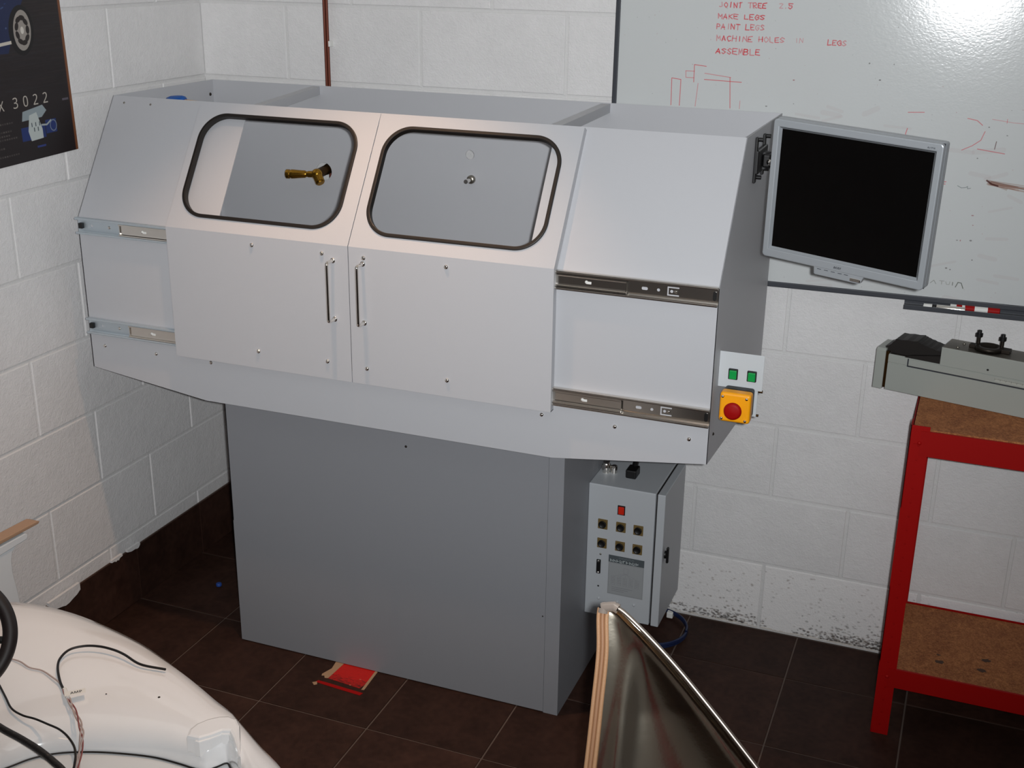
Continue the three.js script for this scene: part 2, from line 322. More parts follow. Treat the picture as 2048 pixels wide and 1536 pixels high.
  // drawer runners the doors slide on
  function runner(x0, x1, yc, right) {
    const z = ZF, h = 0.0225, f = [];
    const web = poly([[x0, yc - 0.016], [x1, yc - 0.016], [x1, yc + 0.016], [x0, yc + 0.016]]);
    const m = right ? M.zinc : M.zincDull;
    if (right) {
      web.holes.push(rrect(1.651, 1.665, yc - 0.0035, yc + 0.0035, 0.003, true), circ(1.690, yc, 0.0035));
      const u = new THREE.Path([[1.7105, yc - 0.0105], [1.7375, yc - 0.0105], [1.7375, yc - 0.0075], [1.7135, yc - 0.0075], [1.7135, yc + 0.0075], [1.7375, yc + 0.0075], [1.7375, yc + 0.0105], [1.7105, yc + 0.0105]].map(p => new THREE.Vector2(...p))); web.holes.push(u, circ(1.7205, yc, 0.0035));
      web.holes.push(rrect(1.8155, 1.8215, yc - 0.0095, yc + 0.0095, 0.0029, true));
    } else web.holes.push(circ(0.1215, yc + 0.001, 0.004), rrect(0.108, 0.114, yc - 0.006, yc - 0.003, 0.001, true));
    const lip = s => sideExt([[z, s * 0.0155 + yc], [z + 0.0015, s * 0.0155 + yc], [z + 0.0035, s * 0.0195 + yc], [z + 0.0125, s * 0.0195 + yc], [z + 0.0125, s * 0.0165 + yc], [z + 0.0138, s * 0.0165 + yc], [z + 0.0138, s * 0.0222 + yc], [z + 0.002, s * h + yc], [z, s * 0.019 + yc]], x0, x1, [], 0);
    const r = part(mach, 'door_runner', [ext(web, 0.0013).translate(0, 0, z), lip(1), lip(-1), ...[1, -1].map(q => rod([x0, yc + q * 0.0195, z + 0.0112], [x1, yc + q * 0.0195, z + 0.0112], 0.0031, 0.0031, 12))], m, right ? 'zinc plated drawer runner' : 'pale zinc plated drawer runner');
    const i0 = right ? x0 : 0.217, i1 = right ? 1.618 : x1;
    const wv = s => sideExt([[z + 0.004, yc + s * 0.0155], [z + 0.0128, yc + s * 0.0155], [z + 0.0128, yc + s * 0.0125], [z + 0.0068, yc + s * 0.0115], [z + 0.0062, yc + s * 0.0085], [z + 0.005, yc + s * 0.0085], [z + 0.004, yc + s * 0.0115]], i0, i1);
    part(r, 'inner_rail', [wv(1), wv(-1), bx(i0, i1, yc - 0.0088, yc + 0.0088, z + 0.0048, z + 0.0062), bx(right ? i1 - 0.002 : i0, right ? i1 : i0 + 0.002, yc - 0.0155, yc + 0.0155, z + 0.003, z + 0.0095)], right ? M.zinc : M.zinc);
    const sx = right ? 1.524 : 0.293;
    part(r, 'ball_cage', [bx(sx - 0.004, sx + 0.009, yc - 0.0035, yc + 0.0025, z + 0.006, z + 0.0072, 0.0006), dome(sx - 0.003, yc + 0.001, z + 0.0064, 0.0036)], M.white);
    for (const q of right ? [dome(1.7305, yc, z + 0.001, 0.0042)] : [dome(0.179, yc + 0.001, z + 0.001, 0.0045), dome(0.2885, yc, z + 0.006, 0.0038)]) part(r, 'screw', q, M.chrome);
    if (right) part(r, 'end_catch', [ext(rrect(1.8145, 1.8225, yc - 0.0105, yc + 0.0105, 0.0038), 0.002).translate(0, 0, z + 0.0009)], M.black);
    else part(r, 'end_stop', bx(0.084, 0.0965, yc - 0.0075, yc + 0.0075, z + 0.001, z + 0.011, 0.0015), M.black, 'black rubber end stop');
  }
  runner(1.441, X1 - 0.001, 1.2505, true); runner(1.441, X1 - 0.001, 0.962, true);
  runner(X0 + 0.001, 0.379, 1.2505, false); runner(X0 + 0.001, 0.379, 0.969, false);
}
{ // things in and on the enclosure
  const b = thing('brass_fitting', 'brass pipe tee with a knurled barrel poking through the hole behind the left window', 'pipe fitting', [0.458, 1.318, 0.1]);
  part(b, 'inlet_pipe', [rod([0.468, 1.328, 0.02], [0.457, 1.316, 0.11], 0.0145), rod([0.4655, 1.3255, 0.045], [0.463, 1.3225, 0.066], 0.0165, 0.0165, 6)], M.brassDark);
  part(b, 'tee_body', [T(new THREE.SphereGeometry(0.0175, 20, 14), 0.457, 1.315, 0.114), rod([0.457, 1.315, 0.114], [0.474, 1.294, 0.126], 0.0155, 0.0145), rod([0.474, 1.294, 0.126], [0.4765, 1.2908, 0.1275], 0.0125, 0.011)], M.brass);
  const o = V(0.452, 1.3155, 0.118), e = V(-0.98, -0.03, 0.2).normalize();
  part(b, 'barrel', lathe([[0.010, 0], [0.010, 0.02], [0.0085, 0.022], [0.0085, 0.027], [0.0112, 0.03], [0.0122, 0.048], [0.0138, 0.066], [0.0142, 0.073], [0.0128, 0.075], [0.0128, 0.078], [0.0142, 0.08], [0.0142, 0.089], [0.0125, 0.091], [0.008, 0.091], [0.008, 0.075], [0, 0.075]], [o.x, o.y, o.z], [e.x, e.y, e.z], 24), M.brass);
  const k = thing('steel_bolt', 'short steel bolt sticking out of the panel behind the right window', 'bolt', [0.948, 1.331, ZB + 0.002]);
  part(k, 'nut', lathe([[0.0125, 0], [0.0125, 0.008], [0.010, 0.0115], [0.0045, 0.0125]], [0.9485, 1.3315, ZB + 0.002], [0, 0, 1], 20), M.steel);
  part(k, 'shank', rod([0.9485, 1.3315, ZB + 0.01], [0.9485, 1.3315, ZB + 0.045], 0.0062), M.chrome);
  const h = thing('hand_tool', 'blue handled tool with a tan shaft lying behind the top left edge of the enclosure', 'tool', [0.23, 1.555, 0.44]);
  part(h, 'grip', lathe([[0, 0], [0.008, 0.002], [0.0125, 0.014], [0.0148, 0.035], [0.0152, 0.05], [0.013, 0.058], [0.008, 0.06], [0, 0.06]], [0.182, 1.556, 0.447], [1, 0, -0.03], 16), M.blueTool, 'blue grip');
  part(h, 'shaft', lathe([[0.0052, 0], [0.0052, 0.10], [0.003, 0.108], [0, 0.108]], [0.24, 1.556, 0.445], [1, -0.05, -0.03], 10), M.wood);
}
{ // plinth
  const p = thing('machine_plinth', 'tall grey sheet metal plinth standing on the floor under the enclosure', 'plinth', [0.95, 0, 0.38]);
  const a = 0.449, b = 1.4535, z1 = 0.657, z0 = 0.14, y1 = YC - 0.001;
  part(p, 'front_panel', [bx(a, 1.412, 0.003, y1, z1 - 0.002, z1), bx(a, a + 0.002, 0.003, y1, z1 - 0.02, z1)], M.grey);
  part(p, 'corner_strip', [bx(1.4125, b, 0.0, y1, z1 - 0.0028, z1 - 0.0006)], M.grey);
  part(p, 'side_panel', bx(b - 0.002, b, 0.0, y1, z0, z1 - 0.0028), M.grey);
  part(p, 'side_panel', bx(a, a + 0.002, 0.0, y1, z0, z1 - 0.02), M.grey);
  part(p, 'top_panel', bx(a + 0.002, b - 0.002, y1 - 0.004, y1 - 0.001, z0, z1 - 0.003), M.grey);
  part(p, 'rivet', dome(1.01, 0.724, z1, 0.0035), M.darkSteel);
  part(p, 'rivet', dome(1.405, 0.30, z1, 0.002), M.darkSteel);
}
{ // switch plate and emergency stop on the right side
  const z = 0.678, s = thing('switch_panel', 'small pale grey switch plate with two green push buttons on the enclosure side', 'switch', [1.88, 1.02, z]);
  part(s, 'plate', [bx(1.8285, 1.931, 1.021, 1.107, z - 0.002, z, 0.0008)], M.plastic);
  part(s, 'bracket', [bx(1.852, 1.9215, 0.957, 1.021, z - 0.004, z - 0.002)], M.plastic);
  for (const x of [1.8625, 1.9055]) {
    const b = part(s, 'push_button', ext(rrect(x - 0.0108, x + 0.0108, 1.0425, 1.0685, 0.002), 0.005, [], 0.001).translate(0, 0, z), M.black, 'square green push button');
    part(b, 'button_cap', bx(x - 0.0082, x + 0.0088, 1.0445, 1.0655, z + 0.002, z + 0.0095, 0.002), M.green);
  }
  part(s, 'screw', rod([1.915, 1.0165, z - 0.012], [1.931, 1.0165, z - 0.012], 0.0035), M.brassDark); part(s, 'screw', rod([1.915, 0.957, z - 0.012], [1.926, 0.957, z - 0.012], 0.003), M.brassDark);
  const e = thing('emergency_stop', 'yellow emergency stop box with a round red mushroom button under the switch plate', 'switch', [1.882, 0.957, 0.706]);
  part(e, 'base_box', bx(1.8485, 1.9155, 0.9605, 1.0275, z - 0.001, 0.707, 0.006), M.black);
  part(e, 'cover', bx(1.8465, 1.9175, 0.9585, 1.0295, 0.7065, 0.738, 0.007), M.yellow, 'yellow cover');
  part(e, 'mushroom_button', lathe([[0.012, 0], [0.012, 0.008], [0.0195, 0.010], [0.0205, 0.014], [0.0195, 0.018], [0.014, 0.021], [0, 0.022]], [1.8805, 0.9915, 0.737], [0, 0, 1], 32), M.red, 'red mushroom button');
  for (const [x, y] of [[1.8535, 1.0195], [1.9075, 1.0195], [1.8535, 0.9665], [1.9075, 0.9665]]) part(e, 'screw', dome(x, y, 0.738, 0.0036), M.chrome);
}
// ------------------------------------------------------------------ monitor on its arm
const font = await new FontLoader().loadAsync('fonts/droid/droid_sans_bold.typeface.json');
const text = (s, size, depth = 0.0003) => new TextGeometry(s, { font, size, depth, curveSegments: 4 });
{
  const m = thing('monitor', 'flat computer monitor with a silver bezel and dark screen beside the enclosure', 'monitor', [2.08, 1.478, 0.704], [0.083, -0.294, -0.047]);
  const w = 0.1835, h0 = -0.155, h1 = 0.152, sw = 0.1695, sh = 0.1353;
  const ring = rrect(-w, w, h0, h1, 0.008); ring.holes.push(new THREE.Path([[-sw, -sh], [-sw, sh], [sw, sh], [sw, -sh]].map(p => new THREE.Vector2(...p))));
  part(m, 'bezel', ext(ring, 0.012, [], 0.0025).translate(0, 0, -0.004), M.silver, 'silver bezel');
  const inner = (x0, y0, x1, y1, nx, ny) => { const g = new THREE.BufferGeometry(), k = 0.0045; const P = [[x0, y0, 0.0078], [x1, y1, 0.0078], [x1 - nx * k + (ny ? Math.sign(-x1) * k : 0), y1 - ny * k + (nx ? Math.sign(-y1) * k : 0), 0.001], [x0 - nx * k + (ny ? Math.sign(-x0) * k : 0), y0 - ny * k + (nx ? Math.sign(-y0) * k : 0), 0.001]].flat(); g.setAttribute('position', new THREE.BufferAttribute(new Float32Array(P), 3)); g.setIndex([0, 1, 2, 0, 2, 3]); g.computeVertexNormals(); return g; };
  part(m, 'screen_edge', [inner(-sw, sh, -sw, -sh, -1, 0), inner(sw, -sh, sw, sh, 1, 0), inner(sw, sh, -sw, sh, 0, 1), inner(-sw, -sh, sw, -sh, 0, -1)], M.silver);
  part(m, 'screen', bx(-sw, sw, -sh, sh, -0.003, 0.0012), M.screen, 'switched off dark screen');
  part(m, 'case', [bx(-w, w, h0, h1, -0.03, -0.0055, 0.006), bx(-0.13, 0.13, -0.11, 0.11, -0.055, -0.028, 0.01)], M.silver);
  part(m, 'seam', [bx(-w + 0.001, w - 0.001, h0 + 0.001, h1 - 0.001, -0.0056, -0.0042)], M.frame);
  part(m, 'button_bar', [ext([[-0.059, -0.150], [-0.057, -0.1695], [-0.054, -0.1715], [0.044, -0.1715], [0.050, -0.169], [0.058, -0.150]], 0.013, [], 0.0015).translate(0, 0, -0.0055)], M.silver, 'silver button bar under the bezel');
  part(m, 'power_button', bx(0.026, 0.050, -0.168, -0.161, 0.006, 0.0095, 0.0015), M.chrome);
  part(m, 'maker_mark', text('acer', 0.0062).translate(-0.0135, -0.1485, 0.0078), M.frame);
  part(m, 'button_marks', [-0.05, -0.034, -0.018, -0.002, 0.012].map((x, i) => bx(x, x + 0.009, -0.1578, -0.1566, 0.0076, 0.0079)), M.frame);
  part(m, 'model_mark', text('AL1716', 0.0034).translate(0.151, 0.1398, 0.0078), M.frame);
  const a = thing('monitor_bracket', 'black wall plate and swing arm holding the monitor to the enclosure side', 'bracket', [1.829, 1.5, 0.37]);
  part(a, 'mount_plate', [[0.432, 1.56, 1.452], [0.330, 1.555, 1.456]].map(([z, y1, y0]) => [bx(1.8283, 1.8345, y0, y1, z - 0.008, z + 0.008, 0.002), rod([1.828, y1 - 0.006, z - 0.004], [1.845, y1 - 0.006, z - 0.004], 0.005), rod([1.828, y0 + 0.012, z - 0.012], [1.845, y0 + 0.012, z - 0.012], 0.005)]), M.black);
  part(a, 'cross_plate', [bx(1.8283, 1.8395, 1.472, 1.53, 0.32, 0.44, 0.004)], M.black);
  part(a, 'pivot', [rod([1.84, 1.478, 0.37], [1.84, 1.518, 0.37], 0.016), bx(1.84, 1.872, 1.483, 1.516, 0.345, 0.395, 0.005)], M.black);
  part(a, 'head_plate', basis(new RoundedBoxGeometry(0.1, 0.1, 0.006, 2, 0.002), V(2.0968, 1.4828, 0.6487), V(0.957, 0, 0.29), V(-0.024, 0.9966, 0.079), V(-0.289, -0.083, 0.954)), M.black);
  part(a, 'pivot_bolt', dome(1.858, 1.4975, 0.395, 0.0075), M.chrome);
  part(a, 'arm', [tube([[1.86, 1.495, 0.375], [1.93, 1.488, 0.43], [2.03, 1.485, 0.53], [2.1, 1.484, 0.636]], 0.013, 24, 10)], M.black);
}
// ------------------------------------------------------------------ control cabinet hanging beside the plinth
const plateTex = canvasTex(512, 620, (c, w, h) => {
  c.fillStyle = '#96999b'; c.fillRect(0, 0, w, h);
  c.fillStyle = '#4c5357'; c.fillRect(0, 0, w, 112);
  let q = 11; const r = () => { q = (q * 1664525 + 1013904223) >>> 0; return q / 4294967296; };      // worn heading, no letter of it can be read
  for (let x = 150; x < 360; x += 17) { c.fillStyle = '#7f878b'; c.fillRect(x, 20, 3, 24); c.fillRect(x, 20 + 10 * Math.floor(r() * 3), 11, 4); }
  for (let x = 24; x < 430; x += 46) { c.fillStyle = '#bac2c3'; c.fillRect(x, 60, 8, 42); c.fillRect(x, 60 + 18 * Math.floor(r() * 3), 32, 7); if (r() > 0.4) c.fillRect(x + 26, 66 + 14 * r(), 8, 24); }
  c.strokeStyle = '#7b7d80'; c.lineWidth = 3; c.strokeRect(10, 124, w - 20, h - 136);
  c.strokeStyle = '#86888b'; c.lineWidth = 4; c.strokeRect(225, 180, 62, 80);
  for (let i = 0; i < 5; i++) { c.strokeRect(50 + i * 86, 330, 54, 130); c.beginPath(); c.moveTo(77 + i * 86, 330); c.lineTo(256, 262); c.stroke(); c.fillStyle = '#7c7e81'; for (let k = 0; k < 4; k++) c.fillRect(58 + i * 86, 350 + k * 26, 30 + (i * 7 + k * 11) % 14, 6); }
  for (let k = 0; k < 3; k++) c.fillRect(60, 500 + k * 28, 300 - k * 60, 6);
});
{
  const z = 0.441, c = thing('control_cabinet', 'grey electrical control cabinet with six brown sockets and a red rocker switch', 'cabinet', [1.55, 0.208, 0.33]);
  part(c, 'body', [bx(1.4536, 1.641, 0.2055, 0.607, 0.21, z, 0.003)], M.greyLight);
  const d = part(c, 'cabinet_door', [bx(1.6455, 1.6675, 0.2045, 0.606, 0.212, z - 0.001, 0.0025)], M.greyLight, 'side door of the cabinet');
  part(d, 'lock', [lathe([[0.011, 0], [0.011, 0.004], [0.008, 0.006], [0, 0.006]], [1.6675, 0.417, 0.41], [1, 0, 0], 20), bx(1.672, 1.679, 0.393, 0.44, 0.405, 0.416, 0.003)], M.black, 'black lock handle');
  for (const y of [0.3, 0.55]) part(c, 'hanger_bolt', rod([1.4515, y, 0.3], [1.47, y, 0.3], 0.006), M.steel);
  part(c, 'gap_seal', bx(1.641, 1.6456, 0.209, 0.603, 0.215, z - 0.012), M.rubber);
  const sw = part(c, 'power_switch', ext([[1.538, 0.5285], [1.5585, 0.5285], [1.5585, 0.5555], [1.538, 0.5555]], 0.003).translate(0, 0, z), M.black);
  part(sw, 'rocker', bx(1.5405, 1.5565, 0.531, 0.553, z + 0.001, z + 0.006, 0.0015), new THREE.MeshStandardMaterial({ color: 0xb5210f, roughness: 0.3, emissive: 0xff2a08, emissiveIntensity: 0.05 }), 'glowing red rocker');
  for (const y of [0.491, 0.433]) for (const x of [1.4975, 1.549, 1.598]) {
    const k = part(c, 'socket', [ext(rrect(x - 0.0135, x + 0.0135, y - 0.0145, y + 0.0145, 0.001), 0.002, [circ(x, y, 0.0085)]).translate(0, 0, z), ...[[-1, -1], [1, -1], [1, 1], [-1, 1]].map(([a, b]) => dome(x + a * 0.0105, y + b * 0.0112, z + 0.002, 0.0018))], M.socket ??= S(0x8a7448, 0.45, { metalness: 0.55 }), 'square brown metal socket');
    part(k, 'socket_hole', lathe([[0.0085, 0.002], [0.0105, 0.003], [0.0105, 0.008], [0.009, 0.0085], [0.0085, 0.0045], [0, 0.0045]], [x, y, z], [0, 0, 1], 22), M.black);
  }
  part(c, 'data_port', [ext(rrect(1.4845, 1.4965, 0.3385, 0.3815, 0.002), 0.004, [], 0.001).translate(0, 0, z)], M.black, 'narrow black data port');
  for (const y of [0.3775, 0.3425]) part(c, 'screw', dome(1.4905, y, z + 0.004, 0.0035), M.chrome);
  part(c, 'screw', dome(1.4945, 0.398, z, 0.003), M.steel);
  part(c, 'pilot_hole', dome(1.4915, 0.298, z - 0.001, 0.003), M.black);
  for (const x of [1.494, 1.548, 1.596]) part(c, 'screw', dome(x, 0.2595, z, 0.0042), M.greyLight);
  const pl = new THREE.PlaneGeometry(0.1015, 0.121); pl.translate(1.569, 0.3415, z + 0.0004); pl.userData.keepUV = true;
  part(c, 'name_plate', pl, S(0xffffff, 0.5, { map: plateTex }), 'grey printed plate with a dark heading');
  part(c, 'cable_gland', [lathe([[0.011, 0], [0.011, 0.008], [0.013, 0.009], [0.013, 0.022], [0.009, 0.024], [0.009, 0.034], [0, 0.034]], [1.476, 0.607, 0.355], [0, 1, 0], 12), lathe([[0.009, 0], [0.009, 0.02], [0.006, 0.022], [0, 0.022]], [1.497, 0.607, 0.35], [0, 1, 0], 12)], M.chrome, 'bright cable gland');
  part(c, 'plug', [bx(1.536, 1.566, 0.607, 0.632, 0.33, 0.375, 0.004), rod([1.551, 0.62, 0.345], [1.551, 0.66, 0.29], 0.008)], M.black, 'black plug');
  const cb = thing('blue_cable', 'coil of dark blue cable on the floor behind the control cabinet', 'cable', [1.65, 0, 0.13]);
  const coil = (dx, dz, y, r, turns) => { const pts = []; for (let i = 0; i <= 30 * turns; i++) { const a = i / 30 * Math.PI * 2; pts.push([1.565 + dx + r * 1.03 * Math.cos(a), y + 0.004 * i / 30, 0.13 + dz + r * Math.sin(a)]); } return tube(pts, 0.0042, 90 * turns, 7); };
  part(cb, 'coil', [coil(0, 0, 0.006, 0.115, 2), coil(0.008, 0.004, 0.014, 0.108, 2)], M.blueCable ??= S(0x16244a, 0.45));
  part(cb, 'plug', [bx(1.602, 1.622, 0.004, 0.024, 0.02, 0.05, 0.003)], M.white, 'white cable plug');
}
// ------------------------------------------------------------------ pipes on the back wall
for (const [x, which] of [[0.4475, 'left'], [0.4565, 'right']]) {
  const p = thing('copper_pipe', `thin brown copper pipe on the block wall behind the enclosure, ${which} of the pair`, 'pipe', [x, 0.2, 0.015]);
  part(p, 'pipe', rod([x, 0.2, 0.016], [x, H - 0.02, 0.016], 0.0042, 0.0042, 12), M.copper);
  part(p, 'end_elbow', T(new THREE.SphereGeometry(0.0046, 10, 8), x, 0.2, 0.016), M.copper);
  if (which === 'right') part(p, 'pipe_clip', [bx(x + 0.002, x + 0.009, 1.682, 1.699, 0.0, 0.02, 0.002)], M.white, 'white plastic pipe clip');
}
// ------------------------------------------------------------------ whiteboard with its writing
const BW = 1.2, BH = 0.78;
const boardTex = canvasTex(2048, 1331, (c, w, h) => {
  const k = w / BW, X = x => (x + 0.017) * k, Y = y => h - y * k;
  let q = 3; const r = () => { q = (q * 1664525 + 1013904223) >>> 0; return q / 4294967296; };
  c.fillStyle = '#cdd0d0'; c.fillRect(0, 0, w, h);
  const line = (pts, col, lw, al = 1) => { c.globalAlpha = al; c.strokeStyle = col; c.lineWidth = lw; c.lineCap = 'round'; c.lineJoin = 'round'; c.beginPath(); pts.forEach(([x, y], i) => i ? c.lineTo(X(x), Y(y)) : c.moveTo(X(x), Y(y))); c.stroke(); c.globalAlpha = 1; };
  // hand lettering: strokes on a 4 x 6 grid
  const G = { A: [[0, 0, 2, 6, 4, 0], [0.6, 2, 3.4, 2]], B: [[0, 0, 0, 6, 3, 6, 3.6, 4.6, 2.6, 3.2, 0, 3.2], [2.6, 3.2, 4, 1.6, 3, 0, 0, 0]], C: [[4, 5, 2, 6, 0, 4, 0, 2, 2, 0, 4, 1]], E: [[4, 6, 0, 6, 0, 0, 4, 0], [0, 3, 3, 3]], G: [[4, 5, 2, 6, 0, 4, 0, 2, 2, 0, 4, 1, 4, 3, 2, 3]], H: [[0, 0, 0, 6], [4, 0, 4, 6], [0, 3, 4, 3]], I: [[2, 0, 2, 6]], J: [[3, 6, 3, 1, 2, 0, 0, 1]], K: [[0, 0, 0, 6], [4, 6, 0, 3, 4, 0]], L: [[0, 6, 0, 0, 4, 0]], M: [[0, 0, 0.4, 6, 2, 2, 3.6, 6, 4, 0]], N: [[0, 0, 0, 6, 4, 0, 4, 6]], O: [[2, 6, 0, 4, 0, 2, 2, 0, 4, 2, 4, 4, 2, 6]], P: [[0, 0, 0, 6, 3, 6, 4, 4.6, 3, 3.2, 0, 3.2]], R: [[0, 0, 0, 6, 3, 6, 4, 4.6, 3, 3.2, 0, 3.2, 4, 0]], S: [[4, 5, 2, 6, 0, 4.6, 4, 1.6, 2, 0, 0, 1]], T: [[0, 6, 4, 6], [2, 6, 2, 0]], U: [[0, 6, 0, 1, 2, 0, 4, 1, 4, 6]], V: [[0, 6, 2, 0, 4, 6]], Y: [[0, 6, 2, 3, 4, 6], [2, 3, 2, 0]], 2: [[0, 5, 2, 6, 4, 4.6, 0, 0, 4, 0]], 5: [[4, 6, 0, 6, 0, 3.4, 3, 3.6, 4, 1.8, 2, 0, 0, 0.6]], '.': [[1.6, 0, 2, 0.3]] };
  const write = (s, x, y, cw, ch, col, lw, al) => { for (const ch0 of s) { if (ch0 !== ' ') for (const st of G[ch0]) { const pts = []; for (let i = 0; i < st.length; i += 2) pts.push([x + (st[i] / 4) * cw * 0.72 + (r() - 0.5) * 0.0022, y + (st[i + 1] / 6) * ch + (r() - 0.5) * 0.0022]); line(pts, col, lw, al * (0.35 + 0.6 * r())); } x += cw; } };
  const RED = '#d42c36';
  write('JOINT TREE', 0.247, 0.726, 0.0125, 0.012, RED, 4, 0.9); write('2.5', 0.402, 0.727, 0.012, 0.012, RED, 4, 0.7);
  write('MAKE LEGS', 0.246, 0.697, 0.0137, 0.012, RED, 4, 0.85);
  write('PAINT LEGS', 0.244, 0.671, 0.0127, 0.013, RED, 4, 0.85);
  write('MACHINE HOLES', 0.246, 0.642, 0.0138, 0.0125, RED, 4, 0.85); write('IN', 0.449, 0.644, 0.011, 0.011, RED, 2.6, 0.6); write('LEGS', 0.531, 0.641, 0.0125, 0.012, RED, 4, 0.7);
  write('ASSEMBLE', 0.247, 0.609, 0.0148, 0.0135, RED, 4, 0.95);
  const L = (pts, al = 0.6, lw = 3) => line(pts, RED, lw, al);
  L([[0.135, 0.47], [0.133, 0.541], [0.158, 0.538], [0.158, 0.47]]); L([[0.170, 0.561], [0.171, 0.544], [0.193, 0.544]], 0.4); L([[0.17, 0.561], [0.193, 0.561]], 0.4);
  L([[0.193, 0.533], [0.192, 0.578], [0.224, 0.575]]); L([[0.221, 0.557], [0.291, 0.549]], 0.4); L([[0.221, 0.541], [0.320, 0.538]]); L([[0.289, 0.549], [0.295, 0.47]]); L([[0.205, 0.53], [0.201, 0.47]], 0.35); L([[0.32, 0.49], [0.32, 0.47]], 0.3);
  L([[0.748, 0.484], [0.787, 0.486]], 0.5); L([[0.751, 0.444], [0.748, 0.43], [0.750, 0.42]], 0.6);
  L([[0.892, 0.477], [0.915, 0.473], [0.929, 0.462]], 0.5); L([[0.937, 0.447], [0.930, 0.425], [0.911, 0.41], [0.888, 0.398]], 0.5); L([[0.925, 0.403], [0.99, 0.395]], 0.55); L([[0.95, 0.478], [1.0, 0.472], [1.06, 0.47]], 0.35, 2); L([[0.985, 0.48], [0.985, 0.47]], 0.5, 2);
  line([[0.967, 0.424], [0.965, 0.405]], '#5a3a3a', 3, 0.7); L([[0.852, 0.315], [0.861, 0.316]], 0.6); L([[0.850, 0.309], [0.860, 0.31]], 0.5); L([[0.832, 0.303], [0.85, 0.297]], 0.5);
  for (let i = 0; i < 26; i++) { const y = 0.327 - 0.010 * (i / 26) - 0.003 * r(); line([[0.958 + r() * 0.012, y], [1.0 + r() * 0.08, y - 0.008 - r() * 0.006]], ['#6b4438', '#8a6152', '#a98a7c'][i % 3], 2 + r() * 2.5, 0.35); }
  line([[0.958, 0.326], [0.97, 0.318], [0.985, 0.314]], '#4a2b27', 7, 0.8);
  line([[0.89, 0.308], [0.9, 0.303], [0.911, 0.305], [0.914, 0.308], [0.915, 0.302], [0.922, 0.304]], '#4c5a5a', 2, 0.7);
  line([[0.846, 0.062], [0.838, 0.064], [0.838, 0.056], [0.848, 0.048], [0.839, 0.046]], '#4d5348', 3, 0.8); line([[0.856, 0.05], [0.864, 0.058], [0.87, 0.049]], '#6d7067', 2.4, 0.6); line([[0.878, 0.058], [0.89, 0.058], [0.884, 0.058], [0.884, 0.049]], '#6d7067', 2.2, 0.55); line([[0.894, 0.057], [0.896, 0.05], [0.903, 0.05], [0.904, 0.058]], '#6d7067', 2, 0.5); line([[0.911, 0.057], [0.911, 0.049]], '#5d6057', 3, 0.7); line([[0.919, 0.045], [0.924, 0.058], [0.932, 0.057], [0.938, 0.043]], '#54584e', 3.2, 0.8);
  const DOTS = [[0.945, 0.458], [0.99, 0.44], [0.928, 0.38], [0.94, 0.21], [0.936, 0.235], [0.94, 0.17], [0.915, 0.168], [0.907, 0.168], [0.95, 0.12], [0.9, 0.09], [0.89, 0.093], [0.46, 0.49], [0.64, 0.6], [0.7, 0.6], [0.67, 0.56], [0.455, 0.55], [0.39, 0.48], [0.7, 0.69], [0.78, 0.66]];
  for (const [x, y] of DOTS) { c.globalAlpha = 0.5; c.fillStyle = r() > 0.4 ? '#4d4a4a' : '#8c4046'; c.beginPath(); c.ellipse(X(x), Y(y), 2 + r() * 3.5, 1.6 + r() * 2, 0, 0, 7); c.fill(); }
  for (let i = 0; i < 240; i++) { c.globalAlpha = 0.12 + r() * 0.2; c.fillStyle = ['#6b6464', '#9a5c5e', '#59605e'][i % 3]; c.beginPath(); c.arc(r() * w, r() * h, 0.8 + r() * 1.6, 0, 7); c.fill(); }
  for (let i = 0; i < 40; i++) { const x = X(0.45 + r() * 0.7), y = Y(r() * 0.5); c.globalAlpha = 0.06; c.strokeStyle = '#a0635f'; c.lineWidth = 8 + r() * 20; c.beginPath(); c.moveTo(x, y); c.lineTo(x + 40 + r() * 90, y + (r() - 0.5) * 60); c.stroke(); }
  c.globalAlpha = 1;
});
const boardBump = dataTex(512, noiseField(512, [[40, 0.7], [80, 1], [160, 0.4]]), f => { const c = f * 255; return [c, c, c]; }, 0.3);
M.board.map = boardTex; M.board.bumpMap = boardBump; M.board.bumpScale = 0.00011;
const wbRot = [-0.024, 0.030, 0];
{
  const wb = thing('whiteboard', 'whiteboard with dark frame, red handwritten list and sketches, behind the monitor', 'whiteboard', [1.373, 1.105, 0.066], wbRot);
  const pl = new THREE.BoxGeometry(BW, BH, 0.008).translate(BW / 2, BH / 2, -0.004);
  const g = prep(pl), uv = g.attributes.uv, p = g.attributes.position; for (let i = 0; i < uv.count; i++) uv.setXY(i, p.getX(i) / BW, p.getY(i) / BH); g.userData.keepUV = true;
  part(wb, 'writing_surface', g, M.board);
  const f = 0.0125, zt = 0.004, zb = -0.009;
  part(wb, 'frame_rail', bx(-f, 0, -f, BH + f, zb, zt, 0.002), M.frame); part(wb, 'frame_rail', bx(BW, BW + f, -f, BH + f, zb, zt, 0.002), M.frame);
  part(wb, 'frame_rail', bx(0, BW, -0.002, f, zb, zt, 0.002), M.frame); part(wb, 'frame_rail', bx(0, BW, BH, BH + f, zb, zt, 0.002), M.frame);
  part(wb, 'pen_tray', [bx(0.815, 1.19, -0.0165, -0.014, -0.01, 0.045, 0.001), bx(0.815, 1.19, -0.0165, -0.004, 0.043, 0.0455, 0.0008), bx(0.815, 1.19, -0.0165, 0.0, -0.012, -0.008)], M.frame);
}
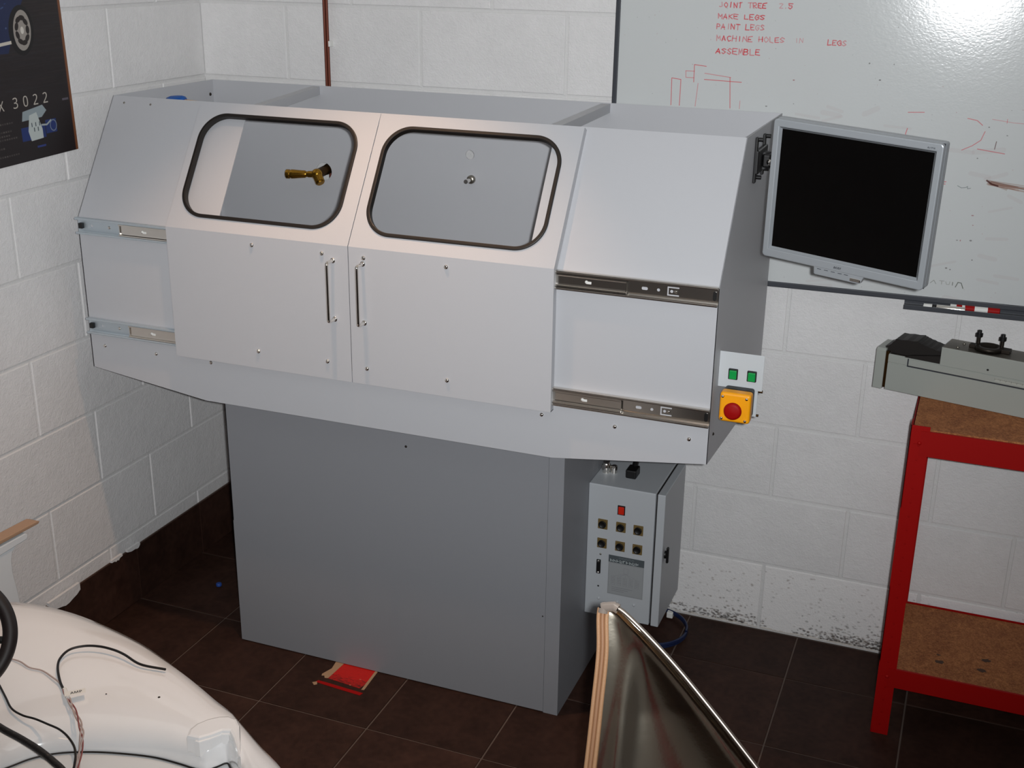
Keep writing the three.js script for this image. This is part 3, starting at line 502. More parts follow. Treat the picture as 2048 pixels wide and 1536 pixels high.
{ // two markers lying in the tray
  const q = new THREE.Quaternion().setFromEuler(new THREE.Euler(...wbRot, 'YXZ')), at = (x, y, z) => V(x, y, z).applyQuaternion(q).add(V(1.373, 1.105, 0.066));
  const L = (name, prof, a, dir, mat, parent, label) => { const o = at(...a), d = V(...dir).applyQuaternion(q); return part(parent, name, lathe(prof, [o.x, o.y, o.z], [d.x, d.y, d.z], 18), mat, label); };
  const o1 = at(0.93, -0.006, 0.034), m1 = thing('marker_pen', 'silver barrelled marker pen with white end, lying in front in the whiteboard tray', 'marker', [o1.x, o1.y, o1.z]);
  L('end_plug', [[0, 0], [0.0075, 0.001], [0.0078, 0.022], [0, 0.022]], [0.863, -0.006, 0.034], [1, 0, 0], M.white, m1);
  L('collar', [[0, 0], [0.0066, 0], [0.0066, 0.011], [0, 0.011]], [0.885, -0.006, 0.034], [1, 0, 0], M.black, m1);
  L('barrel', [[0, 0], [0.0078, 0], [0.0078, 0.07], [0.007, 0.071], [0, 0.071]], [0.896, -0.006, 0.034], [1, 0, 0], M.chrome, m1);
  const o2 = at(0.99, -0.0055, 0.016), m2 = thing('marker_pen', 'white marker pen with red cap, lying behind the silver one in the tray', 'marker', [o2.x, o2.y, o2.z]);
  L('barrel', [[0, 0], [0.0082, 0], [0.0082, 0.092], [0, 0.092]], [0.93, -0.0055, 0.016], [1, 0, 0], M.white, m2);
  L('print', [[0.0084, 0], [0.0084, 0.014]], [0.945, -0.0055, 0.016], [1, 0, 0], M.red, m2); L('print', [[0.0084, 0], [0.0084, 0.024]], [0.966, -0.0055, 0.016], [1, 0, 0], M.red, m2);
  L('cap', [[0.0082, 0], [0.0086, 0.001], [0.0086, 0.028], [0.0078, 0.03], [0, 0.03]], [1.022, -0.0055, 0.016], [1, 0, 0], M.red, m2, 'red cap');
}
// ------------------------------------------------------------------ poster on the left wall
const posterTex = canvasTex(1024, 1450, (c, w, h) => {
  // poster spans z 1.222 .. 0.622 (left to right) and y 1.425 .. 2.275
  const X = z => (1.222 - z) / 0.6 * w, Y = y => h - (y - 1.425) / 0.85 * h, u = w / 0.6;
  let q = 21; const r = () => { q = (q * 1664525 + 1013904223) >>> 0; return q / 4294967296; };
  c.fillStyle = '#1d1516'; c.fillRect(0, 0, w, h);
  for (let i = 0; i < 900; i++) { c.globalAlpha = 0.08 + 0.1 * r(); c.fillStyle = ['#2f2a30', '#120c0d', '#3a2c2a', '#242530'][i % 4]; c.fillRect(r() * w, h * (0.53 + 0.26 * r()), 40 + r() * 220, 2 + r() * 5); }
  c.globalAlpha = 1;
  // a blue open sports car, three quarter view
  c.fillStyle = '#172349'; c.beginPath(); c.moveTo(0, Y(1.80)); c.lineTo(0, Y(2.02)); c.quadraticCurveTo(X(1.0), Y(2.06), X(0.86), Y(1.98)); c.quadraticCurveTo(X(0.76), Y(1.92), X(0.745), Y(1.84)); c.lineTo(X(0.79), Y(1.78)); c.lineTo(X(0.83), Y(1.70)); c.lineTo(0, Y(1.71)); c.fill();
  for (let i = 0; i < 160; i++) { c.globalAlpha = 0.35; c.fillStyle = ['#3c5aa8', '#6f8bc4', '#16224c', '#93a9cf', '#0d1534'][i % 5]; c.beginPath(); c.ellipse(X(0.80 + r() * 0.42), Y(1.74 + r() * 0.26), 3 + r() * 26, 2 + r() * 7, r() - 0.5, 0, 7); c.fill(); }
  c.globalAlpha = 1; c.fillStyle = '#0d0a0b'; c.beginPath(); c.ellipse(X(0.775), Y(1.752), 0.044 * u, 0.062 * u, 0.1, 0, 7); c.fill();
  c.fillStyle = '#9a938c'; c.beginPath(); c.ellipse(X(0.772), Y(1.752), 0.031 * u, 0.05 * u, 0.1, 0, 7); c.fill();
  c.fillStyle = '#231b19'; for (let k = 0; k < 9; k++) { const a = k / 9 * 6.283; c.beginPath(); c.ellipse(X(0.772) + Math.cos(a) * 0.019 * u, Y(1.752) + Math.sin(a) * 0.031 * u, 0.0062 * u, 0.0105 * u, a, 0, 7); c.fill(); }
  c.fillStyle = '#d5cfc6'; c.beginPath(); c.ellipse(X(0.772), Y(1.752), 0.006 * u, 0.009 * u, 0, 0, 7); c.fill();
  c.strokeStyle = '#c9c2b6'; c.lineWidth = 14; c.beginPath(); c.moveTo(X(0.875), Y(1.722)); c.lineTo(X(0.815), Y(1.726)); c.stroke();
  // printed words and the small engine picture
  c.fillStyle = '#b9b2a8'; c.font = '60px sans-serif'; c.save(); c.translate(X(0.887), Y(1.563)); c.fillText('X', -8, 0); c.restore();
  let x = X(0.842); c.font = '64px sans-serif'; for (const d of '3022') { c.fillText(d, x, Y(1.5635)); x += 62; }
  c.fillStyle = '#56505a'; c.fillRect(X(0.66), Y(1.567), 40, 10);
  c.fillStyle = '#5d5854'; for (const [y, a, b] of [[1.533, 1.2, 0.853], [1.513, 1.2, 0.862], [1.503, 1.2, 0.868], [1.494, 1.2, 0.846], [1.473, 1.0, 0.888], [1.452, 1.2, 0.842]]) for (let z = a; z > b; z -= 0.008) { c.globalAlpha = 0.5 + 0.4 * r(); c.fillRect(X(z), Y(y), 9, 7); }
  c.globalAlpha = 1; const E = (z, y) => [X(z), Y(y)];
  c.fillStyle = '#1c2f68'; c.fillRect(...E(0.825, 1.512), 150, 60); c.fillRect(...E(0.735, 1.52), 70, 60);
  c.fillStyle = '#8f9ba0'; c.beginPath(); c.moveTo(...E(0.812, 1.552)); c.lineTo(...E(0.738, 1.561)); c.lineTo(...E(0.725, 1.545)); c.lineTo(...E(0.745, 1.53)); c.lineTo(...E(0.818, 1.528)); c.fill();
  c.fillStyle = '#b8c0be'; c.beginPath(); c.moveTo(...E(0.79, 1.54)); c.lineTo(...E(0.763, 1.545)); c.lineTo(...E(0.748, 1.50)); c.lineTo(...E(0.748, 1.476)); c.lineTo(...E(0.793, 1.474)); c.lineTo(...E(0.8, 1.50)); c.fill();
  c.fillStyle = '#3d4650'; for (let k = 0; k < 5; k++) c.fillRect(X(0.786) + k * 12, Y(1.52) + (k % 2) * 22, 5, 18);
  c.strokeStyle = '#9fa7a8'; c.lineWidth = 8; c.beginPath(); c.moveTo(...E(0.75, 1.51)); c.lineTo(...E(0.73, 1.508)); c.lineTo(...E(0.712, 1.518)); c.stroke();
  c.strokeStyle = '#6f7a8c'; c.lineWidth = 5; c.beginPath(); c.ellipse(X(0.706), Y(1.503), 20, 24, 0, 0, 7); c.stroke();
  c.fillStyle = '#2c3a78'; c.fillRect(X(0.775), Y(1.459), 55, 9);
  c.fillStyle = '#7a4a2c'; c.fillRect(w - 15, 0, 15, h); c.fillStyle = '#4a2a20'; c.fillRect(w - 18, 0, 4, h);
});
{
  const g = new THREE.PlaneGeometry(0.6, 0.85); g.userData.keepUV = true; prep(g); g.rotateY(Math.PI / 2);
  const po = thing('poster', 'dark printed poster of a blue sports car and engine on the left wall', 'poster', [0.003, 1.425, 0.922], [0.028, 0, 0]);
  const b = new THREE.BoxGeometry(0.003, 0.85, 0.6).translate(0.0015, 0.425, 0); part(po, 'sheet_back', b, M.white);
  g.translate(0.0034, 0.425, 0); const pg = prep(g); pg.userData.keepUV = true; part(po, 'printed_face', pg, S(0xffffff, 0.42, { map: posterTex }));
}
// ------------------------------------------------------------------ red bench with chipboard shelves
{
  const xa = 2.256, xb = 3.16, za = 0.025, zf = 0.402, t = 0.0018, leg = 0.045;
  const b = thing('workbench', 'red bolted steel workbench with chipboard worktop and shelf by the block wall', 'workbench', [(xa + xb) / 2, 0, 0.21]);
  const slots = (x0, y0, y1) => { const h = []; for (let y = y0; y < y1; y += 0.0385) h.push(circ(x0 + 0.0225, y, 0.003)); return h; };
  for (const [x, z, sx, sz] of [[xa, zf, 1, -1], [xb, zf, -1, -1], [xa, za, 1, 1], [xb, za, -1, 1]]) {
    const x0 = sx > 0 ? x : x - leg, face = poly([[x0, 0], [x0 + leg, 0], [x0 + leg, 0.889], [x0, 0.889]], slots(x0, 0.03, 0.87));
    const web = sideExt([[z, 0], [z + sz * leg, 0], [z + sz * leg, 0.889], [z, 0.889]], sx > 0 ? x : x - t, sx > 0 ? x + t : x);
    part(b, 'leg', [ext(face, t).translate(0, 0, sz < 0 ? z - t : z), bx(x0 + 0.002, x0 + leg - 0.002, 0.002, 0.887, sz < 0 ? z - 0.0045 : z + 0.003, sz < 0 ? z - 0.003 : z + 0.0045), web], M.redDark);
  }
  for (const [y0, y1, top] of [[0.812, 0.877, 0.875], [0.150, 0.205, 0.203]]) {
    part(b, 'beam', [bx(xa + leg - 0.02, xb - leg + 0.02, y0, y1, zf + 0.0003, zf + 0.0023), bx(xa + 0.01, xb - 0.01, y0 + 0.028, y0 + 0.03, zf - 0.025, zf + 0.002), bx(xa + leg - 0.02, xb - leg + 0.02, y1 - 0.003, y1 - 0.001, zf - 0.006, zf + 0.002)], M.red);
    part(b, 'beam', [bx(xa + 0.01, xb - 0.01, y0, y1, za - 0.0023, za - 0.0003), bx(xa + 0.01, xb - 0.01, y0 + 0.028, y0 + 0.03, za, za + 0.025)], M.red);
    for (const x of [xa + t, xb - t - 0.002]) part(b, 'side_beam', bx(x, x + 0.002, y0, y1, za + 0.003, zf - 0.004), M.red);
  }
  part(b, 'worktop', bx(xa + 0.006, xb - 0.006, 0.862, 0.8795, za + 0.002, zf - 0.0075, 0.001), M.chip, 'chipboard worktop');
  part(b, 'shelf', bx(xa + 0.006, xb - 0.006, 0.183, 0.201, za + 0.002, zf - 0.0075, 0.001), M.chip, 'chipboard lower shelf');
  for (const [x, y] of [[xa + 0.024, 0.845], [xb - 0.024, 0.845], [xa + 0.024, 0.18]]) part(b, 'bolt', dome(x, y, zf + 0.002, 0.005), M.redDark);
  for (const [x, z, r] of [[2.405, 0.315, 0.012], [2.40, 0.28, 0.006], [2.52, 0.26, 0.013], [2.51, 0.315, 0.012]]) part(b, 'stain', flatExt(Array.from({ length: 14 }, (_, i) => { const a = i / 14 * 6.283, q = r * (0.7 + 0.5 * rnd()); return [x + q * Math.cos(a), z + q * 0.7 * Math.sin(a)]; }), 0.2008, 0.2013), S(0x4a3224, 0.7), 'dark oil stain');
}
// ------------------------------------------------------------------ slide table of a milling machine lying on the bench
{
  const m = thing('milling_slide', 'pale grey milling machine slide table with black bellows and two upright bolts on the bench', 'machine part', [2.137, 0.8796, 0.130], [0, -0.2375, 0]);
  const y = v => v - 0.8796, L = 0.92, dz = -0.082;
  part(m, 'end_cap', [sideExt([[0.001, y(0.8796)], [0.001, y(0.985)], [-0.004, y(0.9905)], [dz - 0.004, y(0.9905)], [dz - 0.004, y(0.8796)]], 0, 0.0255, [], 0.0015)], M.millPaint, 'squared end cap');
  part(m, 'gasket', bx(0.0255, 0.0335, y(0.884), y(0.984), dz, -0.003), M.brassDark);
  part(m, 'bed', [sideExt([[0, y(0.8805)], [0, y(0.9525)], [-0.0015, y(0.9535)], [-0.0015, y(0.956)], [0, y(0.957)], [0, y(0.9755)], [-0.003, y(0.978)], [dz, y(0.978)], [dz, y(0.8805)]], 0.0335, L)], M.millPaint);
  part(m, 'scale_strip', bx(0.088, L, y(0.9575), y(0.9745), 0.0, 0.0022, 0.0006), M.millPaint);
  part(m, 'groove', [bx(0.086, L, y(0.9535), y(0.9560), -0.002, 0.0004), bx(0.084, 0.0872, y(0.9535), y(0.9755), -0.002, 0.0006)], M.frame);
  part(m, 'way', bx(0.036, 0.2, y(0.978), y(0.9795), dz + 0.004, -0.006), M.darkSteel);
  const rulerTex = canvasTex(1024, 32, (c, w, h) => { c.fillStyle = '#b3b6ae'; c.fillRect(0, 0, w, h); c.fillStyle = '#4b4c48'; for (let i = 0; i < 170; i++) c.fillRect(i * 6, 4, 2, i % 5 ? 10 : 18); });
  const ru = new THREE.PlaneGeometry(0.45, 0.009); ru.translate(0.53, y(0.966), 0.0026); ru.userData.keepUV = true; part(m, 'ruler', ru, S(0xffffff, 0.4, { map: rulerTex }), 'engraved ruler strip');
  // bellows: folded rubber gaiter rising in the middle
  const top = [[0.018, 0.994], [0.03, 1.0], [0.045, 1.0185], [0.1, 1.0225], [0.113, 1.0175], [0.14, 1.0105], [0.176, 1.004]], bel = [];
  for (let i = 0; i < top.length - 1; i++) { const [u0, a] = top[i], [u1, b] = top[i + 1], n = 4; for (let k = 0; k < n; k++) bel.push([u0 + (u1 - u0) * k / n, a + (b - a) * k / n - (k % 2 ? 0.0012 : 0)]); } bel.push(top[top.length - 1]);
  part(m, 'bellows', [ext([[0.03, y(0.9795)], ...bel.map(([u, v]) => [u, y(v)]), [0.176, y(0.9795)]], 0.068).translate(0, 0, dz + 0.002), ext([[0.075, y(0.9775)], [0.09, y(0.984)], [0.176, y(1.0)], [0.176, y(0.9775)]], 0.016).translate(0, 0, -0.0165)], M.rubber, 'black rubber bellows');
  part(m, 'table', [bx(0.166, L, y(0.9752), y(1.0235), dz - 0.006, 0.001, 0.0012)], M.millPaint, 'grey sliding table');
  part(m, 'table_top', [bx(0.168, L - 0.002, y(1.0235), y(1.0245), dz - 0.003, -0.0012)], M.steel, 'bare steel table top');
  part(m, 'pivot_ring', lathe([[0.0, 0], [0.034, 0], [0.034, 0.008], [0.031, 0.0105], [0.022, 0.0105], [0.020, 0.006], [0, 0.006]], [0.270, y(1.0245), -0.045], [0, 1, 0], 36), M.darkSteel);
  part(m, 'clamp_block', bx(0.222, 0.248, y(1.0245), y(1.033), -0.058, -0.038, 0.0015), M.darkSteel); part(m, 'clamp_block', bx(0.288, 0.322, y(1.0245), y(1.034), -0.062, -0.036, 0.0015), M.darkSteel);
  for (const u of [0.240, 0.298]) {
    const s = part(m, 'clamp_bolt', rod([u, y(1.03), -0.055], [u, y(1.063), -0.055], 0.0048, 0.0048, 14), M.darkSteel, 'dark upright clamp bolt');
    part(s, 'nut', [rod([u, y(1.052), -0.055], [u, y(1.061), -0.055], 0.0092, 0.0092, 6), rod([u, y(1.06), -0.055], [u, y(1.069), -0.055], 0.0058, 0.005, 12)], M.black);
  }
  part(m, 'bolt', [dome(0.20, y(1.0245), -0.02, 0.004, [0, 1, 0]), dome(0.205, y(1.0245), -0.06, 0.004, [0, 1, 0])], M.steel);
  part(m, 'bolt', [dome(0.285, y(0.987), 0.001, 0.0028)], M.black);
}
// ------------------------------------------------------------------ small things on the floor
{
  const wearTex = canvasTex(512, 512, (c, w, h) => {
    c.fillStyle = '#c3150c'; c.fillRect(0, 0, w, h); let q = 9; const r = () => { q = (q * 1664525 + 1013904223) >>> 0; return q / 4294967296; };
    for (let i = 0; i < 420; i++) { const y = h * (0.55 + 0.45 * Math.sqrt(r())); c.globalAlpha = 0.25; c.fillStyle = ['#3a1c14', '#7a1a10', '#241512'][i % 3]; c.beginPath(); c.ellipse(r() * w, y, 4 + r() * 26, 2 + r() * 7, 0, 0, 7); c.fill(); }
    for (let i = 0; i < 200; i++) { c.globalAlpha = 0.18; c.fillStyle = ['#e0301c', '#8c1008'][i % 2]; c.beginPath(); c.ellipse(r() * w, r() * h * 0.6, 3 + r() * 18, 2 + r() * 6, 0, 0, 7); c.fill(); }
    c.globalAlpha = 0.9; c.fillStyle = '#d9b79a'; c.fillRect(w * 0.62, h * 0.93, 20, 9); c.fillRect(w * 0.72, h * 0.58, 26, 7);
  });
  const p = thing('red_sticker', 'torn red sticker stuck flat on the floor tiles at the foot of the plinth', 'sticker', [0.84, 0.0005, 0.72]);
  const q = flatExt([[0.792, 0.652], [0.898, 0.652], [0.903, 0.722], [0.895, 0.748], [0.785, 0.738]], 0.0002, 0.0008), mat = S(0xffffff, 0.5, { map: wearTex });
  const g = prep(q), uv = g.attributes.uv, ps = g.attributes.position; for (let i = 0; i < uv.count; i++) uv.setXY(i, (ps.getX(i) - 0.78) / 0.13, 1 - (ps.getZ(i) - 0.65) / 0.1); g.userData.keepUV = true;
  part(p, 'red_sheet', g, mat);
  part(p, 'red_strip', flatExt([[0.768, 0.757], [0.80, 0.758], [0.86, 0.762], [0.915, 0.765], [0.912, 0.778], [0.85, 0.774], [0.764, 0.767]], 0.0002, 0.0009), M.red);
  part(p, 'torn_paper', [flatExt([[0.768, 0.652], [0.795, 0.655], [0.789, 0.737], [0.779, 0.74], [0.772, 0.73], [0.765, 0.733], [0.762, 0.725], [0.774, 0.69]], 0.0002, 0.001), flatExt([[0.897, 0.652], [0.905, 0.656], [0.911, 0.75], [0.903, 0.752]], 0.0002, 0.001), flatExt([[0.757, 0.772], [0.768, 0.764], [0.775, 0.776], [0.768, 0.782]], 0.0002, 0.001)], S(0xa98a6c, 0.8), 'torn beige paper edge');
  const c = thing('bottle_cap', 'small blue plastic cap lying on the dark floor left of the plinth', 'cap', [0.2, 0, 0.411]);
  part(c, 'shell', lathe([[0, 0.0], [0.0085, 0.0], [0.0095, 0.003], [0.009, 0.009], [0.007, 0.011], [0, 0.0115]], [0.2, 0.0004, 0.411], [0, 1, 0], 18), M.blue);
}
// ------------------------------------------------------------------ white car body panel with its wires
const spl = (pts, n) => new THREE.CatmullRomCurve3(pts.map(([x, z]) => V(x, 0, z)), false, 'centripetal').getSpacedPoints(n);
{
  const N = 150;
  const O = spl([[0.16, 1.62], [0.21, 1.49], [0.337, 1.428], [0.414, 1.416], [0.506, 1.422], [0.617, 1.447], [0.733, 1.482], [0.831, 1.525], [0.928, 1.572], [1.028, 1.628], [1.09, 1.667], [1.182, 1.721], [1.26, 1.761], [1.36, 1.84], [1.43, 1.96]], N);
  const I = spl([[0.60, 2.13], [0.70, 2.005], [0.776, 1.889], [0.799, 1.850], [0.831, 1.820], [0.886, 1.792], [0.944, 1.773], [1.013, 1.758], [1.068, 1.756], [1.10, 1.757], [1.124, 1.755], [1.138, 1.738], [1.150, 1.720], [1.163, 1.729], [1.19, 1.752], [1.22, 1.785], [1.26, 1.84], [1.29, 1.91], [1.33, 2.0]], N);
  const prof = [[0, 0.0], [0, 0.25], [0, 0.42], [0.012, 0.462], [0.045, 0.503], [0.10, 0.532], [0.18, 0.550], [0.30, 0.560], [0.45, 0.565], [0.6, 0.568], [0.75, 0.566], [0.85, 0.561], [0.92, 0.553], [0.965, 0.542], [0.99, 0.527], [1.0, 0.509], [1.0, 0.44]];
  const pos = [], idx = [], W = prof.length;
  for (let i = 0; i <= N; i++) {
    const a = O[Math.max(0, i - 1)], b = O[Math.min(N, i + 1)], nrm = V(b.z - a.z, 0, -(b.x - a.x)).normalize();
    const o = O[i].clone().addScaledVector(nrm, 0.05);
    for (const [s, y] of prof) pos.push(o.x + (I[i].x - o.x) * s, y, o.z + (I[i].z - o.z) * s);
  }
  for (let i = 0; i < N; i++) for (let j = 0; j < W - 1; j++) { const a = i * W + j, b = a + W; idx.push(a, b, a + 1, b, b + 1, a + 1); }
  const smooth = (p, ix) => { const g = new THREE.BufferGeometry(); g.setAttribute('position', new THREE.BufferAttribute(new Float32Array(p), 3)); g.setIndex(ix); g.computeVertexNormals(); return g; };
  const body = thing('car_body', 'glossy white fibreglass car body panel with a curved edge in the lower left corner', 'car body', [0.9, 0, 1.75]);
  part(body, 'outer_skin', smooth(pos, idx), M.gel);
  // inner panel under the rim
  const p2 = [], i2 = [], K = 8;
  for (let i = 0; i <= N; i++) for (let j = 0; j <= K; j++) { const s = j / K, w = I[i]; p2.push(w.x + s * 0.24 * (0.6 + (i / N) * -0.2), 0.512 - 0.10 * s * s - 0.004 * (s === 0 ? 1 : 0), w.z + 0.0035 + s * 0.42); }
  for (let i = 0; i < N; i++) for (let j = 0; j < K; j++) { const a = i * (K + 1) + j, b = a + K + 1; i2.push(a, b, a + 1, b, b + 1, a + 1); }
  part(body, 'inner_panel', smooth(p2, i2), M.gelMatt, 'matt white inner panel under the rim');
  part(body, 'rim_seam', tube(I.map(v => V(v.x, 0.511, v.z + 0.0015)), 0.0019, 260, 6), M.rubber, 'thin dark seam along the rim');
  // stepped scoop at the corner of the rim
  part(body, 'scoop', flatExt([[1.086, 1.752], [1.078, 1.733], [1.080, 1.712], [1.091, 1.692], [1.107, 1.676], [1.125, 1.668], [1.143, 1.671], [1.160, 1.686], [1.176, 1.709], [1.196, 1.738], [1.216, 1.769], [1.206, 1.764], [1.187, 1.742], [1.168, 1.722], [1.152, 1.709], [1.139, 1.714], [1.127, 1.733], [1.112, 1.75]], 0.535, 0.5765, 0.006), M.gel, 'stepped white moulding at the corner');
  part(body, 'scoop_step', flatExt([[1.104, 1.754], [1.099, 1.733], [1.106, 1.713], [1.119, 1.699], [1.136, 1.694], [1.150, 1.700], [1.166, 1.717], [1.152, 1.712], [1.139, 1.718], [1.128, 1.737], [1.115, 1.754]], 0.535, 0.5705, 0.003), M.gel);
  part(body, 'chip_mark', [dome(0.955, 0.567, 1.66, 0.0028, [0, 1, 0]), dome(0.851, 0.567, 1.69, 0.0016, [0, 1, 0])], M.darkSteel);
}
{
  const Y = 0.5715, w1 = thing('loose_wire', 'black wire with a paper tag looping across the white car body', 'wire', [0.75, Y, 1.62]);
  part(w1, 'sheath', tube([[0.907, Y - 0.004, 1.574], [0.852, Y, 1.583], [0.803, Y + 0.004, 1.571], [0.771, Y + 0.005, 1.566], [0.736, Y + 0.006, 1.568], [0.706, Y + 0.006, 1.579], [0.686, Y + 0.005, 1.601], [0.69, Y + 0.004, 1.634], [0.711, Y + 0.005, 1.665], [0.746, Y + 0.003, 1.699], [0.774, Y + 0.002, 1.72]].map(p => [p[0], p[1], p[2]]), 0.0026, 120, 8), M.black);
  const tail = [[0.774, Y + 0.003, 1.72], [0.799, Y + 0.002, 1.738], [0.838, Y + 0.001, 1.766], [0.878, Y, 1.797], [0.90, Y - 0.005, 1.82], [0.922, Y - 0.03, 1.86], [0.941, Y - 0.05, 1.9], [0.95, Y - 0.06, 1.96]];
  const M1 = S(0xb9a6a0, 0.5), M2 = S(0x8d4a48, 0.5), tw = (r, ph, mat, n) => { const c = new THREE.CatmullRomCurve3(tail.map(p => V(...p))), pts = []; for (let i = 0; i <= 60; i++) { const t = i / 60, p = c.getPoint(t), a = ph + t * 16; pts.push(p.add(V(Math.cos(a) * r, Math.sin(a) * r * 0.6 + r * 0.4, Math.cos(a) * -r * 0.6))); } part(w1, n, tube(pts, 0.0015, 140, 6), mat); };
  tw(0.0028, 0, M1, 'twisted_core'); tw(0.0028, 2.1, M2, 'twisted_core'); tw(0.0028, 4.2, M1, 'twisted_core');
  const tagTex = canvasTex(256, 96, (c, w, h) => { c.fillStyle = '#e9e8e2'; c.fillRect(0, 0, w, h); c.fillStyle = '#26282a'; c.font = 'bold 66px sans-serif'; c.fillText('AMP', 70, 72); });
  const tg = new THREE.PlaneGeometry(0.04, 0.016); tg.userData.keepUV = true; prep(tg); tg.rotateX(-Math.PI / 2); tg.rotateY(0.75); tg.translate(0.803, Y + 0.0075, 1.722); tg.userData.keepUV = true;
  part(w1, 'tag', [tg], S(0xffffff, 0.5, { map: tagTex }), 'small white paper tag with black letters');
  part(w1, 'tag_wrap', rod([0.772, Y + 0.003, 1.717], [0.80, Y + 0.003, 1.739], 0.0045), M.white);
  const w2 = solo('thin_wire', tube([[0.575, Y - 0.004, 1.664], [0.616, Y, 1.669], [0.65, Y, 1.679], [0.681, Y, 1.678], [0.718, Y + 0.001, 1.69], [0.747, Y + 0.002, 1.702], [0.776, Y + 0.003, 1.722]], 0.0016, 60, 6), M1, 'thin pale pink wire running from the black ring to the paper tag', 'wire', [0.66, Y, 1.68]);
  const w3 = solo('thin_wire', tube([[0.60, Y + 0.01, 1.73], [0.642, Y, 1.753], [0.681, Y, 1.779], [0.718, Y - 0.001, 1.803], [0.751, Y - 0.002, 1.811], [0.781, Y - 0.002, 1.811], [0.815, Y - 0.002, 1.815], [0.847, Y - 0.003, 1.819], [0.878, Y - 0.006, 1.83], [0.904, Y - 0.015, 1.845], [0.92, Y - 0.03, 1.87], [0.93, Y - 0.06, 1.91]], 0.0021, 100, 7), M.black, 'thin black wire trailing over the rim of the white car body', 'wire', [0.76, Y, 1.81]);
  const c4 = solo('wiring_loom', tube([[0.62, 0.62, 1.84], [0.70, 0.608, 1.872], [0.775, 0.60, 1.889], [0.83, 0.598, 1.899], [0.88, 0.596, 1.91], [0.925, 0.592, 1.923], [0.966, 0.586, 1.938], [1.04, 0.565, 1.975], [1.12, 0.535, 2.02]], 0.0068, 90, 12), P(0x16100e, 0.28, { bumpMap: fine, bumpScale: 0.0006 }), 'thick glossy black cable loom crossing the rim in the bottom left corner', 'cable', [0.85, 0.59, 1.9]);
}
{ // steering wheel rim at the left edge
  const s = thing('steering_wheel', 'black steering wheel rim cut off by the left edge above the white car body', 'steering wheel', [0.62, 0.56, 1.86]);
  const n = V(0.55, 0.65, 0.52).normalize(), u = V(1, 0, 0).addScaledVector(n, -n.x).normalize(), v = n.clone().cross(u), C = V(0.695, 0.782, 1.905), R = 0.108, ring = [];
  for (let i = 0; i < 40; i++) { const a = i / 40 * Math.PI * 2; ring.push(C.clone().addScaledVector(u, R * Math.cos(a)).addScaledVector(v, R * Math.sin(a))); }
  part(s, 'rim', tube(ring, 0.0135, 120, 14, true), S(0x1a1110, 0.5));
  const hub = C.clone().addScaledVector(n, -0.03);
  part(s, 'spoke', [0.35, 2.4, 4.5].map(a => { const e = C.clone().addScaledVector(u, R * Math.cos(a)).addScaledVector(v, R * Math.sin(a)); return rod([hub.x, hub.y, hub.z], [e.x, e.y, e.z], 0.007); }), M.black);
  const foot = hub.clone().addScaledVector(n, -0.42);
  part(s, 'column', [rod([hub.x, hub.y, hub.z], [foot.x, foot.y, foot.z], 0.016), T(new THREE.SphereGeometry(0.03, 16, 12), hub.x, hub.y, hub.z)], M.black);
}
{ // white moulding by the left wall
  const p = thing('fibreglass_stand', 'white moulded stand with a tan top ledge by the left wall behind the car body', 'stand', [0.1, 0, 1.25]);
  part(p, 'top_ledge', sideExt([[1.38, 0.556], [1.103, 0.544], [1.094, 0.540], [1.10, 0.535], [1.38, 0.544]], 0.118, 0.155, [], 0.002), S(0xb08f74, 0.55), 'tan top ledge');
  part(p, 'upper_moulding', sideExt([[1.38, 0.535], [1.145, 0.529], [1.138, 0.524], [1.137, 0.515], [1.143, 0.509], [1.38, 0.505]], 0.10, 0.152, [], 0.003), M.gelMatt);
  part(p, 'pedestal', sideExt([[1.38, 0.505], [1.18, 0.5065], [1.192, 0.495], [1.199, 0.475], [1.2, 0.44], [1.194, 0.39], [1.18, 0.25], [1.165, 0.12], [1.16, 0.0], [1.38, 0.0]], 0.06, 0.148, [], 0.003), M.gelMatt);
}
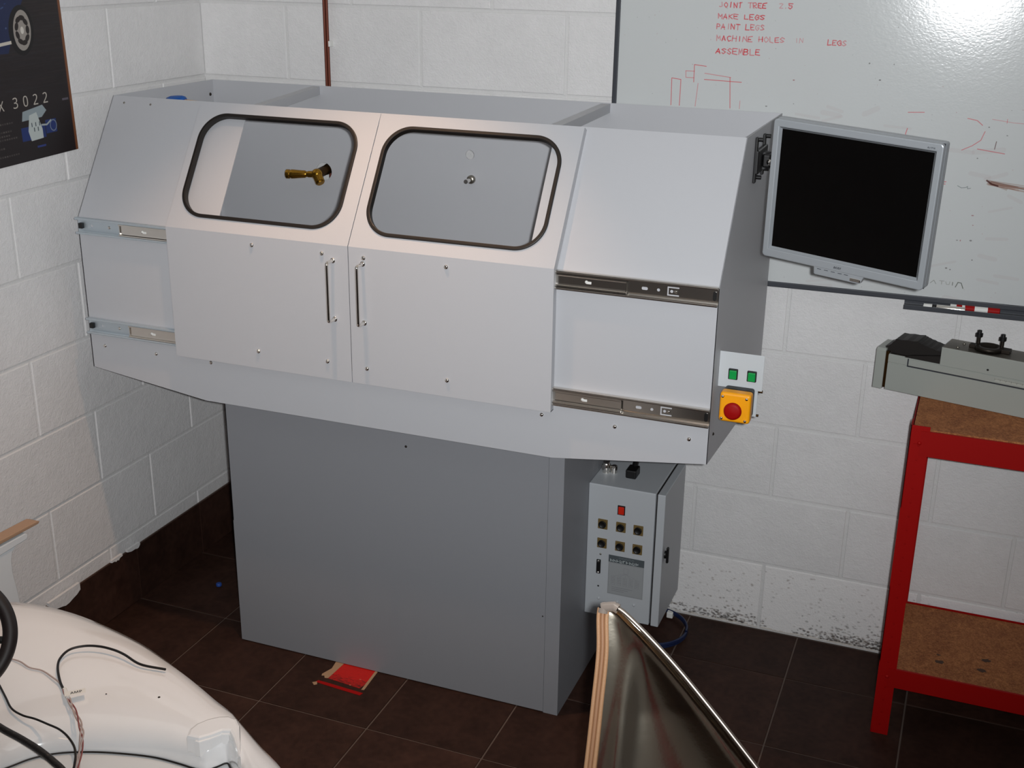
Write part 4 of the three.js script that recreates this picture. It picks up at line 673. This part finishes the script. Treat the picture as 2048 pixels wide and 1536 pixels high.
// ------------------------------------------------------------------ polished metal panel standing in front
{
  const f = thing('polished_panel', 'polished metal car panel with rolled edges standing upright in front of the control cabinet', 'car panel', [2.0, 0, 1.6]);
  const cv = (pts, n) => new THREE.CatmullRomCurve3(pts.map(([x, y]) => V(x, y, 0)), false, 'centripetal').getPoints(n);
  const n = 90, Lc = cv([[1.8425, 0.9405], [1.8425, 0.927], [1.851, 0.874], [1.855, 0.796], [1.859, 0.691], [1.862, 0.5], [1.865, 0.2], [1.866, 0.004]], n), Rc = cv([[1.859, 0.9445], [1.875, 0.939], [1.917, 0.914], [1.974, 0.875], [2.04, 0.824], [2.128, 0.752], [2.27, 0.63], [2.42, 0.45], [2.55, 0.2], [2.6, 0.004]], n);
  const zf = y => 1.6 + 0.40 * (0.94 - y);           // the panel leans back
  const pos = [], idx = [], cols = 36;
  for (let i = 0; i <= n; i++) {
    const a = Lc[i], b = Rc[i], w = b.distanceTo(a), k = Math.min(1, w / 0.2);
    for (let j = 0; j <= cols; j++) {
      const s = j / cols, d0 = s * w, d1 = (1 - s) * w;
      let z = -0.022 * k * Math.sin(Math.PI * s) ** 1.3;
      z += 0.0035 * Math.exp(-(((d1 - 0.007) / 0.005) ** 2)) - 0.004 * k * Math.exp(-(((d1 - 0.02) / 0.008) ** 2));
      z += 0.007 * k * Math.exp(-(((d0 - 0.045) / 0.018) ** 2));
      const y = a.y + (b.y - a.y) * s; pos.push(a.x + (b.x - a.x) * s, y + z * 0.37, zf(y) + z * 0.93);
    }
  }
  for (let i = 0; i < n; i++) for (let j = 0; j < cols; j++) { const a = i * (cols + 1) + j, b = a + cols + 1; idx.push(a, b, a + 1, b, b + 1, a + 1); }
  const g = new THREE.BufferGeometry(); g.setAttribute('position', new THREE.BufferAttribute(new Float32Array(pos), 3)); g.setIndex(idx); g.computeVertexNormals();
  part(f, 'polished_face', g, S(0xdbd2c0, 0.16, { metalness: 1, bumpMap: grain, bumpScale: 0.00008 }));
  part(f, 'rolled_edge', tube(Rc.map(p => V(p.x, p.y, zf(p.y))), 0.0042, 200, 10), S(0xc9bdb2, 0.38, { metalness: 1 }));
  const m2 = S(0xb98d68, 0.5, { bumpMap: fine, bumpScale: 0.0004 });
  [[-0.0105, m2], [-0.0035, S(0xa57a5a, 0.5)], [0.0035, m2]].forEach(([dx, m]) => part(f, 'edge_strip', tube(Lc.slice(2).map(p => V(p.x + dx + 0.004, p.y, zf(p.y) + 0.003)), 0.0037, 160, 8), m, 'tan edge strip'));
  part(f, 'edge_tape', [tube([...Lc.slice(0, 10).reverse(), ...Rc.slice(0, 6)].map(p => V(p.x + 0.001, p.y + 0.0008, zf(p.y) + 0.0035)), 0.0088, 60, 12)], P(0xb3a59a, 0.15, { clearcoat: 1, metalness: 0.4 }), 'clear shiny tape over the corner');
}
{ // red tool cabinet at the other end of the garage: the polished panel mirrors it
  const t = thing('tool_cabinet', 'tall red steel tool cabinet at the far end of the garage', 'cabinet', [1.62, 0, 4.9]);
  part(t, 'body', bx(1.40, 1.84, 0.08, 1.5, 4.7, 5.2, 0.01), M.red);
  for (let k = 0; k < 6; k++) { const d = part(t, 'drawer', bx(1.42, 1.82, 0.14 + k * 0.22, 0.34 + k * 0.22, 4.685, 4.7, 0.004), M.red); part(d, 'handle', bx(1.5, 1.74, 0.30 + k * 0.22, 0.315 + k * 0.22, 4.67, 4.686, 0.003), M.chrome); }
  for (const x of [1.43, 1.81]) for (const z of [4.74, 5.16]) part(t, 'castor', rod([x - 0.015, 0.04, z], [x + 0.015, 0.04, z], 0.04), M.black);
}
renderer.render(scene, camera);
